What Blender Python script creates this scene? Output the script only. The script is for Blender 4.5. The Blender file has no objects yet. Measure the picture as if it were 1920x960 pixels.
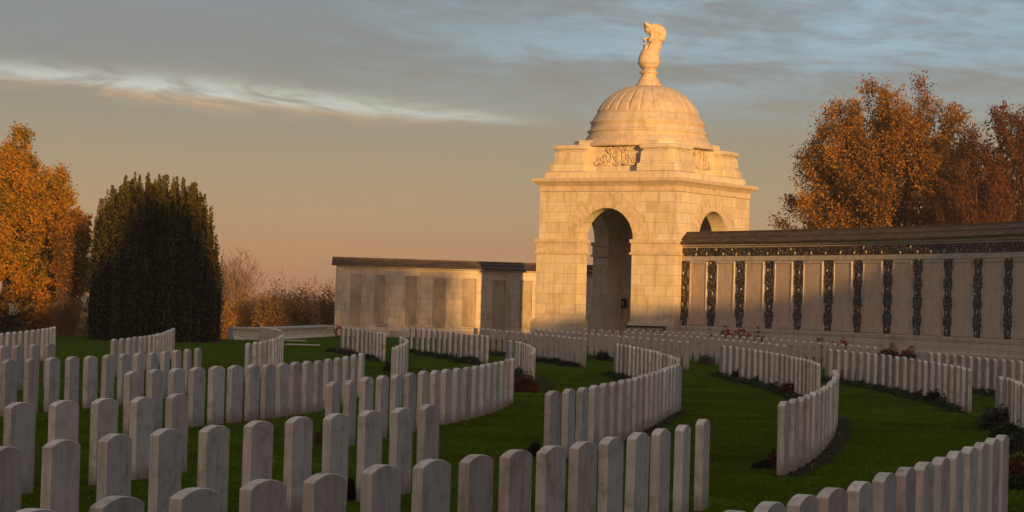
import bpy, math, random
import numpy as np
from mathutils import Vector, Matrix
from mathutils.noise import noise as pnoise
R = math.radians
random.seed(7); rng = np.random.default_rng(7)
SC = bpy.context.scene
COL = SC.collection

# ------------------------------------------------------------------ camera
F = 4200.0; CAMH = 1.84; PITCH = math.atan(82 / F); ROLL = math.atan(0.026)
cam_d = bpy.data.cameras.new('camera'); cam = bpy.data.objects.new('camera', cam_d); COL.objects.link(cam)
CM = Matrix.Rotation(R(90) + PITCH, 3, 'X') @ Matrix.Rotation(ROLL, 3, 'Z')
cam.matrix_world = Matrix.Translation((0, 0, CAMH)) @ CM.to_4x4()
cam_d.sensor_width = 36; cam_d.lens = 36 * F / 1920; cam_d.clip_start = 0.1; cam_d.clip_end = 6000
SC.camera = cam

# ------------------------------------------------------------------ sky, sun, exposure
SUN_AZ = 16.0; SUN_EL = 5.0        # degrees: to the right of straight behind the camera
TO_SUN = Vector((math.sin(R(SUN_AZ)) * math.cos(R(SUN_EL)), -math.cos(R(SUN_AZ)) * math.cos(R(SUN_EL)), math.sin(R(SUN_EL))))
sd = bpy.data.lights.new('sun', 'SUN'); so = bpy.data.objects.new('sun', sd); COL.objects.link(so)
so.rotation_euler = TO_SUN.to_track_quat('Z', 'Y').to_euler()
sd.energy = 5.0; sd.color = (1.0, 0.54, 0.155); sd.angle = R(0.5)
SC.view_settings.view_transform = 'Standard'; SC.view_settings.look = 'None'
SC.view_settings.exposure = 0.25; SC.view_settings.gamma = 1; SC.view_settings.use_curve_mapping = False
SC.render.engine = 'CYCLES'
SC.cycles.max_bounces = 6; SC.cycles.volume_bounces = 0; SC.cycles.use_denoising = True

def lin(r, g, b):
    f = lambda c: (c / 255 / 12.92) if c / 255 <= 0.04045 else ((c / 255 + 0.055) / 1.055) ** 2.4
    return (f(r), f(g), f(b), 1.0)

class NT:
    """small helper to write node trees"""
    def __init__(s, tree): s.t = tree; s.n = tree.nodes; s.l = tree.links
    def node(s, typ, ins=None, **kw):
        n = s.n.new(typ)
        for k, v in kw.items(): setattr(n, k, v)
        for k, v in (ins or {}).items():
            sock = n.inputs[k]
            if isinstance(v, bpy.types.NodeSocket): s.l.new(v, sock)
            else: sock.default_value = v
        return n
    def math(s, op, a, b=0.0, c=0.0):
        n = s.n.new('ShaderNodeMath'); n.operation = op
        for i, v in enumerate((a, b, c)):
            if isinstance(v, bpy.types.NodeSocket): s.l.new(v, n.inputs[i])
            else: n.inputs[i].default_value = v
        return n.outputs[0]
    def mix(s, fac, a, b, blend='MIX'):
        n = s.n.new('ShaderNodeMix'); n.data_type = 'RGBA'; n.blend_type = blend
        for i, v in ((0, fac), (6, a), (7, b)):
            if isinstance(v, bpy.types.NodeSocket): s.l.new(v, n.inputs[i])
            else: n.inputs[i].default_value = v
        return n.outputs[2]
    def ramp(s, fac, stops, interp='LINEAR'):
        n = s.n.new('ShaderNodeValToRGB'); n.color_ramp.interpolation = interp
        e = n.color_ramp.elements
        while len(e) < len(stops): e.new(0.5)
        for i, (p, c) in enumerate(stops):
            e[i].position = p; e[i].color = c if len(c) == 4 else (*c, 1)
        s.l.new(fac, n.inputs[0]); return n.outputs[0]
    def noise(s, vec, scale, detail=4, rough=0.5, out=0, dist=0.0):
        n = s.n.new('ShaderNodeTexNoise'); n.inputs['Scale'].default_value = scale
        n.inputs['Detail'].default_value = detail; n.inputs['Roughness'].default_value = rough
        n.inputs['Distortion'].default_value = dist
        if vec is not None: s.l.new(vec, n.inputs['Vector'])
        return n.outputs[out]

world = bpy.data.worlds.new('World'); SC.world = world; world.use_nodes = True
w = NT(world.node_tree); w.n.clear()
tc = w.node('ShaderNodeTexCoord').outputs['Generated']
sep = w.node('ShaderNodeSeparateXYZ', {0: tc})
X, Y, Z = sep.outputs
EL = w.math('MULTIPLY', w.math('ARCSINE', Z), 57.2958)            # degrees above the horizon
AZ = w.math('MULTIPLY', w.math('ARCTAN2', X, Y), 57.2958)         # degrees right of north (+Y)
def g(c, k=1.0):
    a = lin(*c); return (a[0] * k, a[1] * k, a[2] * k, 1)
K = 2 ** -0.25
elr = w.math('DIVIDE', EL, 90.0)
base = w.ramp(elr, [(0.0, g((160, 114, 98), K)), (0.9 / 90, g((180, 138, 109), K)), (2.0 / 90, g((180, 156, 126), K)), (3.2 / 90, g((166, 155, 132), K)),
                    (4.6 / 90, g((148, 150, 142), K)), (6.2 / 90, g((130, 140, 148), K)), (9.0 / 90, g((122, 142, 158), K)),
                    (20 / 90, g((124, 120, 126), K)), (1.0, g((142, 130, 134), K))])
# cloud coordinates: stretched along the horizon, tilted a little
slant = w.math('ADD', EL, w.math('MULTIPLY', AZ, 0.065))
cv = w.node('ShaderNodeCombineXYZ', {0: w.math('MULTIPLY', AZ, 0.16), 1: w.math('MULTIPLY', slant, 0.95), 2: 3.7}).outputs[0]
cv2 = w.node('ShaderNodeCombineXYZ', {0: w.math('MULTIPLY', AZ, 0.42), 1: w.math('MULTIPLY', slant, 1.9), 2: 1.2}).outputs[0]
n1 = w.noise(cv, 1.0, 6, 0.6, dist=0.6)
n2 = w.noise(cv2, 1.0, 6, 0.62, dist=0.9)
# grey veil of cloud with blue gaps, higher up
up = w.ramp(elr, [(0.0, (0, 0, 0)), (4.3 / 90, (0, 0, 0)), (6.3 / 90, (1, 1, 1)), (1, (1, 1, 1))])
veil = w.ramp(w.math('ADD', w.math('MULTIPLY', n1, 0.62), w.math('MULTIPLY', n2, 0.38)), [(0.36, (0, 0, 0)), (0.64, (1, 1, 1))], 'EASE')
rightblue = w.ramp(w.math('ADD', w.math('DIVIDE', AZ, 30.0), 0.5), [(0.30, (0, 0, 0)), (0.62, (1, 1, 1))])
gap = w.math('MULTIPLY', w.math('MULTIPLY', veil, up), w.math('ADD', w.math('MULTIPLY', rightblue, 0.85), 0.05))
c1 = w.mix(gap, base, g((158, 192, 212), K))
dark = w.ramp(n1, [(0.36, (1, 1, 1)), (0.52, (0, 0, 0))], 'EASE')
c2 = w.mix(w.math('MULTIPLY', w.math('MULTIPLY', dark, up), 0.3), c1, g((134, 136, 140), K))
# one long pale streak, from upper left down to the pavilion
d = w.math('SUBTRACT', EL, w.math('MULTIPLY_ADD', AZ, -0.062, 4.60))
d = w.math('ADD', d, w.math('MULTIPLY', w.math('SUBTRACT', n2, 0.5), 0.5))
wid = w.math('MAXIMUM', w.math('MULTIPLY_ADD', w.math('ABSOLUTE', w.math('ADD', AZ, 8.0)), -0.026, 0.36), 0.035)
band = w.math('POWER', 2.718, w.math('MULTIPLY', w.math('POWER', w.math('DIVIDE', w.math('ABSOLUTE', d), wid), 2.0), -1.0))
azm = w.ramp(w.math('ADD', w.math('DIVIDE', AZ, 40.0), 0.5), [(0.10, (0.7, 0.7, 0.7)), (0.30, (1, 1, 1)), (0.46, (0.8, 0.8, 0.8)), (0.53, (0, 0, 0))])
fib = w.ramp(n2, [(0.36, (0.15, 0.15, 0.15)), (0.56, (1, 1, 1))])
st = w.math('MULTIPLY', w.math('MULTIPLY', w.math('MULTIPLY', band, azm), fib), 1.0)
lowedge = w.ramp(w.math('ADD', w.math('MULTIPLY', d, 1.4), 0.5), [(0.08, g((228, 180, 138), K)), (0.40, g((204, 212, 208), K))])
c3 = w.mix(st, c2, lowedge)
wisp = w.ramp(n2, [(0.60, (0, 0, 0)), (0.72, (1, 1, 1))])
lowm = w.ramp(elr, [(2.2 / 90, (0, 0, 0)), (3.4 / 90, (1, 1, 1)), (4.8 / 90, (0.3, 0.3, 0.3)), (0.1, (0, 0, 0))])
c4 = w.mix(w.math('MULTIPLY', w.math('MULTIPLY', wisp, lowm), 0.22), c3, g((210, 170, 140), K))
nish = w.node('ShaderNodeTexSky', sky_type='NISHITA', sun_disc=False, sun_elevation=R(SUN_EL), sun_rotation=R(180 - SUN_AZ), air_density=1.5, dust_density=2.0)
bg1 = w.node('ShaderNodeBackground', {'Color': nish.outputs[0], 'Strength': 0.015})
# the bright warm part of the sky lies round the low sun, behind the camera
sund = w.node('ShaderNodeVectorMath', {0: tc, 1: tuple(TO_SUN)}, operation='DOT_PRODUCT').outputs['Value']
glow = w.math('POWER', w.math('MAXIMUM', sund, 0.0), 5.0)
c5 = w.mix(1.0, c4, w.mix(glow, (0, 0, 0, 1), (0.80, 0.40, 0.24, 1)), 'ADD')
bg2 = w.node('ShaderNodeBackground', {'Color': c5, 'Strength': 0.86})
add = w.node('ShaderNodeAddShader', {0: bg1.outputs[0], 1: bg2.outputs[0]})
w.node('ShaderNodeOutputWorld', {0: add.outputs[0]})

# ------------------------------------------------------------------ picture <-> place
def ray(px, py):
    return (CM @ Vector(((px - 960) / F, -(py - 480) / F, -1))).normalized()
def on_plane(px, py, z):
    dv = ray(px, py); t = (z - CAMH) / dv.z
    return Vector((dv.x * t, dv.y * t, z))
def at_depth(px, py, depth):
    dv = ray(px, py); t = depth / dv.y
    return Vector((dv.x * t, depth, CAMH + dv.z * t))
def scale_at(depth): return F / depth

# ------------------------------------------------------------------ mesh helpers
def tag(o, label=None, cat=None, group=None, kind=None):
    if label: o['label'] = label
    if cat: o['category'] = cat
    if group: o['group'] = group
    if kind: o['kind'] = kind
    return o
def empty(name, loc, rz=0.0, **kw):
    o = bpy.data.objects.new(name, None); COL.objects.link(o)
    o.location = loc; o.rotation_euler = (0, 0, rz); o.empty_display_size = 0.2
    return tag(o, **kw)

class MB:
    def __init__(s): s.v = []; s.f = []; s.uv = []; s.smooth = []
    def add(s, vs, fs, uvs=None, smooth=False, M=None):
        b = len(s.v)
        for p in vs: s.v.append(tuple(M @ Vector(p)) if M is not None else tuple(p))
        for i, q in enumerate(fs):
            s.f.append([b + k for k in q]); s.smooth.append(smooth)
            s.uv.append(uvs[i] if uvs else None)
        return s
    def box(s, x0, x1, y0, y1, z0, z1, M=None):
        vs = [(x0, y0, z0), (x1, y0, z0), (x1, y1, z0), (x0, y1, z0), (x0, y0, z1), (x1, y0, z1), (x1, y1, z1), (x0, y1, z1)]
        return s.add(vs, [(0, 3, 2, 1), (4, 5, 6, 7), (0, 1, 5, 4), (1, 2, 6, 5), (2, 3, 7, 6), (3, 0, 4, 7)], M=M)
    def prism(s, poly, z0, z1, M=None):          # polygon in x,y extruded along z (counter-clockwise)
        n = len(poly)
        vs = [(x, y, z0) for x, y in poly] + [(x, y, z1) for x, y in poly]
        fs = [tuple(reversed(range(n))), tuple(range(n, 2 * n))] + [(i, (i + 1) % n, n + (i + 1) % n, n + i) for i in range(n)]
        return s.add(vs, fs, M=M)
    def slab(s, poly, y0, y1, M=None):           # polygon in x,z (ccw seen from -y) extruded along +y
        n = len(poly)
        vs = [(x, y0, z) for x, z in poly] + [(x, y1, z) for x, z in poly]
        fs = [tuple(range(n)), tuple(reversed(range(n, 2 * n)))] + [(i, n + i, n + (i + 1) % n, (i + 1) % n) for i in range(n)]
        return s.add(vs, fs, M=M)
    def lathe(s, prof, seg=48, M=None, mod=None, smooth=True, cap=True):
        vs = []
        for r, z in prof:
            for k in range(seg):
                a = 2 * math.pi * k / seg
                rr = r * (mod(k, r, z) if mod else 1)
                vs.append((rr * math.cos(a), rr * math.sin(a), z))
        fs = []
        for i in range(len(prof) - 1):
            for k in range(seg):
                fs.append((i * seg + k, i * seg + (k + 1) % seg, (i + 1) * seg + (k + 1) % seg, (i + 1) * seg + k))
        s.add(vs, fs, smooth=smooth, M=M)
        if cap:
            b = len(s.v) - len(vs)
            s.f.append([b + (len(prof) - 1) * seg + k for k in range(seg)]); s.smooth.append(False); s.uv.append(None)
            s.f.append([b + seg - 1 - k for k in range(seg)]); s.smooth.append(False); s.uv.append(None)
        return s
    def tube(s, pts, rad, seg=6, closed=False, M=None):
        n = len(pts); vs = []; P = [Vector(p) for p in pts]
        for i, p in enumerate(P):
            if closed: t = (P[(i + 1) % n] - P[i - 1])
            else: t = P[min(i + 1, n - 1)] - P[max(i - 1, 0)]
            t.normalize(); u = t.orthogonal().normalized() if i == 0 or closed and False else (u - t * u.dot(t)).normalized()
            v = t.cross(u); r = rad[i] if hasattr(rad, '__len__') else rad
            for k in range(seg):
                a = 2 * math.pi * k / seg
                vs.append(p + (u * math.cos(a) + v * math.sin(a)) * r)
        fs = []
        for i in range(n if closed else n - 1):
            j = (i + 1) % n
            for k in range(seg): fs.append((i * seg + k, i * seg + (k + 1) % seg, j * seg + (k + 1) % seg, j * seg + k))
        if not closed: fs += [tuple(reversed(range(seg))), tuple((n - 1) * seg + k for k in range(seg))]
        return s.add(vs, fs, smooth=True, M=M)
    def ball(s, c, r, M=None, seg=12, rings=8):
        prof = [(max(1e-3, math.sin(math.pi * i / rings)), -math.cos(math.pi * i / rings)) for i in range(rings + 1)]
        T = Matrix.Translation(c) @ (M or Matrix.Identity(4)) @ Matrix.Diagonal((*([r] * 3 if not hasattr(r, '__len__') else r), 1))
        return s.lathe(prof, seg, M=T, cap=False)
    def build(s, name, mat, parent=None, boxuv=True):
        me = bpy.data.meshes.new(name)
        me.from_pydata(s.v, [], s.f); me.validate(clean_customdata=False)
        me.polygons.foreach_set('use_smooth', s.smooth) if len(me.polygons) == len(s.smooth) else None
        uvl = me.uv_layers.new(name='UVMap')
        ok = len(me.polygons) == len(s.f)
        for i, p in enumerate(me.polygons):
            q = s.uv[i] if ok else None
            nx, ny, nz = p.normal
            for j, li in enumerate(p.loop_indices):
                if q: uvl.data[li].uv = q[j]; continue
                co = me.vertices[me.loops[li].vertex_index].co
                if abs(nz) > 0.8: uvl.data[li].uv = (co.x, co.y)
                elif abs(nx) > abs(ny): uvl.data[li].uv = (co.y + 7.3, co.z)
                else: uvl.data[li].uv = (co.x, co.z)
        if mat: me.materials.append(mat)
        o = bpy.data.objects.new(name, me); COL.objects.link(o)
        if parent is not None: o.parent = parent
        return o
def bevel(o, wd=0.01, seg=2, ang=40):
    m = o.modifiers.new('bevel', 'BEVEL'); m.width = wd; m.segments = seg; m.limit_method = 'ANGLE'; m.angle_limit = R(ang)
    return o
def mesh_np(name, V, Fq, mat, parent=None, smooth=False):
    """fast mesh from arrays; Fq: (n,k) faces of equal size"""
    me = bpy.data.meshes.new(name); n, k = Fq.shape
    me.vertices.add(len(V)); me.vertices.foreach_set('co', V.astype(np.float32).ravel())
    me.loops.add(n * k); me.loops.foreach_set('vertex_index', Fq.astype(np.int32).ravel())
    me.polygons.add(n); me.polygons.foreach_set('loop_start', np.arange(0, n * k, k, dtype=np.int32))
    me.update(calc_edges=True)
    if mat: me.materials.append(mat)
    o = bpy.data.objects.new(name, me); COL.objects.link(o)
    if parent is not None: o.parent = parent
    return o

def leaf_arrays(C, size, up=0.0, aspect=0.6, jitter=0.4, fold=True):
    """C: (n,3) leaf centres -> vertices, quads; random facing, `up` leans the long axis upward"""
    n = len(C)
    a = rng.normal(size=(n, 3)); a[:, 2] += up * 2.5
    a /= np.linalg.norm(a, axis=1, keepdims=True)
    b = rng.normal(size=(n, 3)); b -= a * (a * b).sum(1, keepdims=True); b /= np.linalg.norm(b, axis=1, keepdims=True)
    sz = size * (1 + jitter * rng.uniform(-1, 1, (n, 1)))
    a = a * sz * 0.5; b = b * sz * 0.5 * aspect
    V = np.stack([C - a, C + b - a * 0.1, C + a, C - b - a * 0.1], 1).reshape(-1, 3)
    return V, np.arange(4 * n).reshape(n, 4)

# ------------------------------------------------------------------ materials
def mat(name, fn, rough=0.85, spec=0.25):
    m = bpy.data.materials.new(name); m.use_nodes = True
    t = NT(m.node_tree); t.n.clear()
    bs = t.node('ShaderNodeBsdfPrincipled', {'Roughness': rough}); bs.inputs['Specular IOR Level'].default_value = spec
    t.node('ShaderNodeOutputMaterial', {0: bs.outputs[0]})
    r = fn(t, bs)
    if r is not None:
        if isinstance(r, bpy.types.NodeSocket): t.l.new(r, bs.inputs['Base Color'])
        else: bs.inputs['Base Color'].default_value = r
    return m
def bump(t, bs, h, strength=0.3, dist=0.01):
    b = t.node('ShaderNodeBump', {'Height': h, 'Strength': strength, 'Distance': dist}); t.l.new(b.outputs[0], bs.inputs['Normal'])

def ashlar(bw, bh, c1, c2, c3, mortar, stain=0.5, uvoff=0.0):
    def fn(t, bs):
        uv = t.node('ShaderNodeUVMap').outputs[0]
        ob = t.node('ShaderNodeTexCoord').outputs['Object']
        warp = t.mix(0.012, uv, t.noise(ob, 1.3, 2, out=1), 'ADD')
        br = t.node('ShaderNodeTexBrick', {'Vector': warp, 'Color1': (0, 0, 0, 1), 'Color2': (1, 1, 1, 1), 'Mortar': (0.5, 0.5, 0.5, 1), 'Scale': 1.0, 'Mortar Size': 0.007, 'Mortar Smooth': 0.25, 'Bias': 0.0, 'Brick Width': bw, 'Row Height': bh})
        br.offset = 0.5; br.squash = 0.72; br.squash_frequency = 3
        blk = t.ramp(br.outputs[0], [(0.0, c1), (0.35, c2), (0.7, c3), (1.0, c2)])
        vein = t.noise(ob, 1.1, 8, 0.7, dist=1.6)
        vm = t.ramp(vein, [(0.36, (0.76, 0.70, 0.64, 1)), (0.5, (1, 1, 1, 1)), (0.63, (1.10, 1.08, 1.04, 1)), (0.7, (0.84, 0.80, 0.74, 1))])
        c = t.mix(stain * 0.55, blk, t.mix(1.0, blk, vm, 'MULTIPLY'))
        drip = t.node('ShaderNodeMapping', {'Vector': ob, 'Scale': (3.0, 3.0, 0.45)}).outputs[0]
        dm = t.ramp(t.noise(drip, 1.6, 6, 0.65), [(0.32, (0.60, 0.55, 0.50, 1)), (0.5, (1, 1, 1, 1))])
        c = t.mix(0.6, c, t.mix(1.0, c, dm, 'MULTIPLY'))
        c = t.mix(br.outputs[1], c, mortar)
        h = t.math('ADD', t.math('MULTIPLY', br.outputs[1], -1.0), t.math('MULTIPLY', t.noise(ob, 14, 6, 0.6), 0.35))
        bump(t, bs, h, 0.5, 0.012)
        return c
    return fn
M = {}
M['ashlar'] = mat('portland_ashlar', ashlar(0.98, 0.43, (0.55, 0.45, 0.33, 1), (0.66, 0.58, 0.46, 1), (0.62, 0.51, 0.37, 1), (0.34, 0.26, 0.18, 1), 0.9))
M['dome'] = mat('dome_ashlar', ashlar(0.9, 0.52, (0.52, 0.41, 0.30, 1), (0.58, 0.49, 0.38, 1), (0.55, 0.44, 0.32, 1), (0.44, 0.34, 0.25, 1), 0.9))
M['ashlar_wall'] = mat('wall_ashlar', ashlar(0.8, 0.30, (0.54, 0.45, 0.37, 1), (0.64, 0.56, 0.47, 1), (0.64, 0.52, 0.42, 1), (0.36, 0.31, 0.26, 1), 0.9))
def plainstone(c, sc=2.0, amp=0.35, drips=True):
    def fn(t, bs):
        ob = t.node('ShaderNodeTexCoord').outputs['Object']
        v = t.noise(ob, sc, 8, 0.65, dist=1.0)
        vm = t.ramp(v, [(0.3, (1 - amp, 1 - amp * 1.1, 1 - amp * 1.2, 1)), (0.55, (1, 1, 1, 1)), (0.7, (1.08, 1.07, 1.05, 1))])
        col = t.mix(1.0, c, vm, 'MULTIPLY')
        if drips:
            mp = t.node('ShaderNodeMapping', {'Vector': ob, 'Scale': (4, 4, 0.5)}).outputs[0]
            col = t.mix(0.6, col, t.mix(1.0, col, t.ramp(t.noise(mp, 2, 6, 0.65), [(0.35, (0.72, 0.70, 0.66, 1)), (0.5, (1, 1, 1, 1))]), 'MULTIPLY'))
        bump(t, bs, t.noise(ob, 30, 5, 0.6), 0.25, 0.006)
        return col
    return fn
M['stone'] = mat('carved_stone', plainstone((0.62, 0.50, 0.365, 1), 2.6, 0.28))
M['panel'] = mat('name_panel_stone', plainstone((0.66, 0.50, 0.37, 1), 1.2, 0.18))
M['panel_old'] = mat('stained_panel_stone', plainstone((0.44, 0.36, 0.28, 1), 0.9, 0.3))
M['trim'] = mat('trim_stone', plainstone((0.60, 0.53, 0.45, 1), 3.0, 0.3))

def headstone_fn(t, bs):
    ob = t.node('ShaderNodeTexCoord').outputs['Object']
    rnd = t.node('ShaderNodeObjectInfo').outputs['Random']
    geo = t.node('ShaderNodeNewGeometry')
    off = t.node('ShaderNodeCombineXYZ', {0: t.math('MULTIPLY', rnd, 31.0), 1: t.math('MULTIPLY', rnd, 17.0), 2: 0.0}).outputs[0]
    v = t.node('ShaderNodeVectorMath', {0: ob, 1: off}, operation='ADD').outputs[0]
    basec = t.ramp(rnd, [(0.0, (0.62, 0.50, 0.41, 1)), (0.3, (0.82, 0.68, 0.57, 1)), (0.55, (0.66, 0.59, 0.50, 1)), (0.8, (0.88, 0.75, 0.62, 1)), (1.0, (0.58, 0.53, 0.44, 1))])
    # the broad faces, front and back, get a darker mauve tint than the edges
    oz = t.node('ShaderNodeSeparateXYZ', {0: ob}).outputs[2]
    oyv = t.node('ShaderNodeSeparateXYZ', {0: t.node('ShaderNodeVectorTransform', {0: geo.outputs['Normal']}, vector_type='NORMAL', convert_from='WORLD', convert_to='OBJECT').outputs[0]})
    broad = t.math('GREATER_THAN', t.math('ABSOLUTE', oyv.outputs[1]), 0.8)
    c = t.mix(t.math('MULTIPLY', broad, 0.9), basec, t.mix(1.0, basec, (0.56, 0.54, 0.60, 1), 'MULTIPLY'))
    blot = t.ramp(t.noise(v, 5.5, 7, 0.65), [(0.30, (0.64, 0.62, 0.54, 1)), (0.46, (0.95, 0.94, 0.92, 1)), (0.5, (1, 1, 1, 1)), (0.72, (1.08, 1.06, 1.05, 1))])
    c = t.mix(1.0, c, blot, 'MULTIPLY')
    mp = t.node('ShaderNodeMapping', {'Vector': v, 'Scale': (9, 9, 1.1)}).outputs[0]
    c = t.mix(0.5, c, t.mix(1.0, c, t.ramp(t.noise(mp, 1.8, 5, 0.6), [(0.36, (0.64, 0.63, 0.56, 1)), (0.52, (1, 1, 1, 1))]), 'MULTIPLY'))
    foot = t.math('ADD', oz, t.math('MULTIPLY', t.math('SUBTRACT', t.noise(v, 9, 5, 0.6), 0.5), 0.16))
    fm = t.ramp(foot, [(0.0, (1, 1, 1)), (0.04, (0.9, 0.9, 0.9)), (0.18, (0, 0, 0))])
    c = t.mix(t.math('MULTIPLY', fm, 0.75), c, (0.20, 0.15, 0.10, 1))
    spot = t.node('ShaderNodeTexVoronoi', {'Vector': v, 'Scale': 7.0})
    sm = t.ramp(spot.outputs['Distance'], [(0.035, (1, 1, 1)), (0.06, (0, 0, 0))])
    c = t.mix(t.math('MULTIPLY', sm, 0.45), c, (0.18, 0.16, 0.13, 1))
    bump(t, bs, t.noise(v, 60, 5, 0.65), 0.25, 0.003)
    return c
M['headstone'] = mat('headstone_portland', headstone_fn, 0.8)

def flint_fn(t, bs):
    ob = t.node('ShaderNodeTexCoord').outputs['Object']
    vo = t.node('ShaderNodeTexVoronoi', {'Vector': ob, 'Scale': 17.0, 'Randomness': 1.0})
    rr = t.node('ShaderNodeSeparateXYZ', {0: vo.outputs['Color']}).outputs[0]
    c = t.ramp(rr, [(0.0, (0.020, 0.018, 0.018, 1)), (0.45, (0.06, 0.045, 0.04, 1)), (0.72, (0.13, 0.10, 0.085, 1)), (0.86, (0.30, 0.23, 0.19, 1)), (1.0, (0.5, 0.42, 0.35, 1))])
    e = t.ramp(vo.outputs['Distance'], [(0.30, (1, 1, 1)), (0.62, (0.25, 0.22, 0.2))])
    bump(t, bs, t.math('MULTIPLY', vo.outputs['Distance'], -1.0), 0.8, 0.03)
    return t.mix(1.0, c, e, 'MULTIPLY')
M['flint'] = mat('knapped_flint', flint_fn, 0.55, 0.4)
M['nodule'] = mat('flint_nodule', plainstone((0.52, 0.46, 0.38, 1), 12, 0.3, False))

def slate_fn(t, bs):
    uv = t.node('ShaderNodeUVMap').outputs[0]; ob = t.node('ShaderNodeTexCoord').outputs['Object']
    br = t.node('ShaderNodeTexBrick', {'Vector': uv, 'Color1': (0, 0, 0, 1), 'Color2': (1, 1, 1, 1), 'Mortar': (0, 0, 0, 1), 'Scale': 1.0, 'Mortar Size': 0.008, 'Brick Width': 0.34, 'Row Height': 0.34, 'Bias': 0.0})
    c = t.ramp(br.outputs[0], [(0.0, (0.045, 0.030, 0.025, 1)), (0.5, (0.075, 0.050, 0.040, 1)), (1.0, (0.11, 0.075, 0.06, 1))])
    moss = t.ramp(t.noise(ob, 2.6, 8, 0.7), [(0.46, (0, 0, 0)), (0.60, (1, 1, 1))])
    c = t.mix(t.math('MULTIPLY', moss, 0.6), c, (0.13, 0.10, 0.04, 1))
    c = t.mix(br.outputs[1], c, (0.02, 0.017, 0.015, 1))
    bump(t, bs, t.math('ADD', t.math('MULTIPLY', br.outputs[1], -1), t.noise(ob, 20, 4)), 0.6, 0.02)
    return c
M['slate'] = mat('roof_tile', slate_fn, 0.75)

def grass_fn(t, bs):
    ob = t.node('ShaderNodeTexCoord').outputs['Object']
    big = t.noise(ob, 0.35, 5, 0.6); mid = t.noise(ob, 2.2, 5, 0.65, dist=0.5); fine = t.noise(ob, 42, 4, 0.7)
    c = t.ramp(big, [(0.32, (0.062, 0.094, 0.003, 1)), (0.5, (0.078, 0.112, 0.004, 1)), (0.68, (0.074, 0.132, 0.012, 1))])
    c = t.mix(0.7, c, t.mix(1.0, c, t.ramp(mid, [(0.3, (0.55, 0.6, 0.5, 1)), (0.5, (1, 1, 1, 1)), (0.7, (1.4, 1.35, 1.8, 1))]), 'MULTIPLY'))
    c = t.mix(0.9, c, t.mix(1.0, c, t.ramp(fine, [(0.3, (0.6, 0.6, 0.6, 1)), (0.7, (1.3, 1.3, 1.3, 1))]), 'MULTIPLY'))
    bump(t, bs, fine, 1.0, 0.04)
    return c
M['grass'] = mat('lawn_grass', grass_fn, 0.9, 0.0)
def blade_fn(t, bs):
    r = t.node('ShaderNodeNewGeometry').outputs['Random Per Island']
    ob = t.node('ShaderNodeTexCoord').outputs['Object']
    c = t.ramp(r, [(0.0, (0.090, 0.124, 0.004, 1)), (0.6, (0.106, 0.150, 0.006, 1)), (0.97, (0.122, 0.168, 0.018, 1)), (1.0, (0.14, 0.14, 0.03, 1))])
    return t.mix(0.8, c, t.mix(1.0, c, t.ramp(t.noise(ob, 0.55, 5, 0.6, dist=.6), [(0.34, (0.50, 0.46, 0.4, 1)), (0.47, (1, .95, 1, 1)), (0.56, (1.0, 1.1, 1.0, 1)), (0.68, (1.55, 1.75, 4.0, 1))]), 'MULTIPLY'))
M['blade'] = mat('grass_blade', blade_fn, 0.8, 0.0)
def soil_fn(t, bs):
    ob = t.node('ShaderNodeTexCoord').outputs['Object']
    n = t.noise(ob, 28, 6, 0.7); bump(t, bs, n, 1.0, 0.05)
    return t.ramp(n, [(0.3, (0.016, 0.008, 0.004, 1)), (0.6, (0.040, 0.022, 0.012, 1)), (0.8, (0.08, 0.045, 0.03, 1))])
M['yew_core'] = mat('yew_dark_core', lambda t, bs: (0.012, 0.010, 0.004, 1), 0.95, 0.05)  # one near-black colour for the solid cores inside the plumes
M['soil'] = mat('bed_soil', soil_fn, 0.95, 0.1)
def field_fn(t, bs):
    ob = t.node('ShaderNodeTexCoord').outputs['Object']
    n = t.noise(ob, 0.05, 6, 0.65)
    c = t.ramp(n, [(0.35, (0.13, 0.085, 0.045, 1)), (0.55, (0.10, 0.10, 0.04, 1)), (0.7, (0.17, 0.12, 0.07, 1))])
    return t.mix(0.5, c, t.mix(1.0, c, t.ramp(t.noise(ob, 3, 6, 0.7), [(0.3, (0.5, 0.5, 0.5, 1)), (0.7, (1.3, 1.3, 1.3, 1))]), 'MULTIPLY'))
M['field'] = mat('far_field', field_fn, 0.95, 0.1)
def leafmat(name, stops, big=0.35, amp=0.5, trans=0.35, rough=0.7):
    m = bpy.data.materials.new(name); m.use_nodes = True
    t = NT(m.node_tree); t.n.clear()
    r = t.node('ShaderNodeNewGeometry').outputs['Random Per Island']
    ob = t.node('ShaderNodeTexCoord').outputs['Object']
    mixv = t.math('ADD', t.math('MULTIPLY', r, 1 - amp), t.math('MULTIPLY', t.ramp(t.noise(ob, big, 5, 0.6), [(0.3, (0, 0, 0)), (0.7, (1, 1, 1))]), amp))
    c = t.ramp(mixv, stops)
    bs = t.node('ShaderNodeBsdfPrincipled', {'Base Color': c, 'Roughness': rough}); bs.inputs['Specular IOR Level'].default_value = 0.2
    tr = t.node('ShaderNodeBsdfTranslucent', {'Color': c})
    mx = t.node('ShaderNodeMixShader', {0: trans, 1: bs.outputs[0], 2: tr.outputs[0]})
    t.node('ShaderNodeOutputMaterial', {0: mx.outputs[0]})
    return m
M['gold_leaf'] = leafmat('golden_leaf', [(0.1, (0.07, 0.075, 0.008, 1)), (0.35, (0.20, 0.14, 0.008, 1)), (0.6, (0.48, 0.24, 0.010, 1)), (0.9, (0.55, 0.17, 0.010, 1))], 0.5)
M['rust_leaf'] = leafmat('rusty_leaf', [(0.1, (0.06, 0.055, 0.010, 1)), (0.35, (0.16, 0.08, 0.012, 1)), (0.55, (0.40, 0.15, 0.012, 1)), (0.75, (0.40, 0.22, 0.015, 1)), (0.95, (0.60, 0.28, 0.015, 1))], 0.4)
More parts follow.
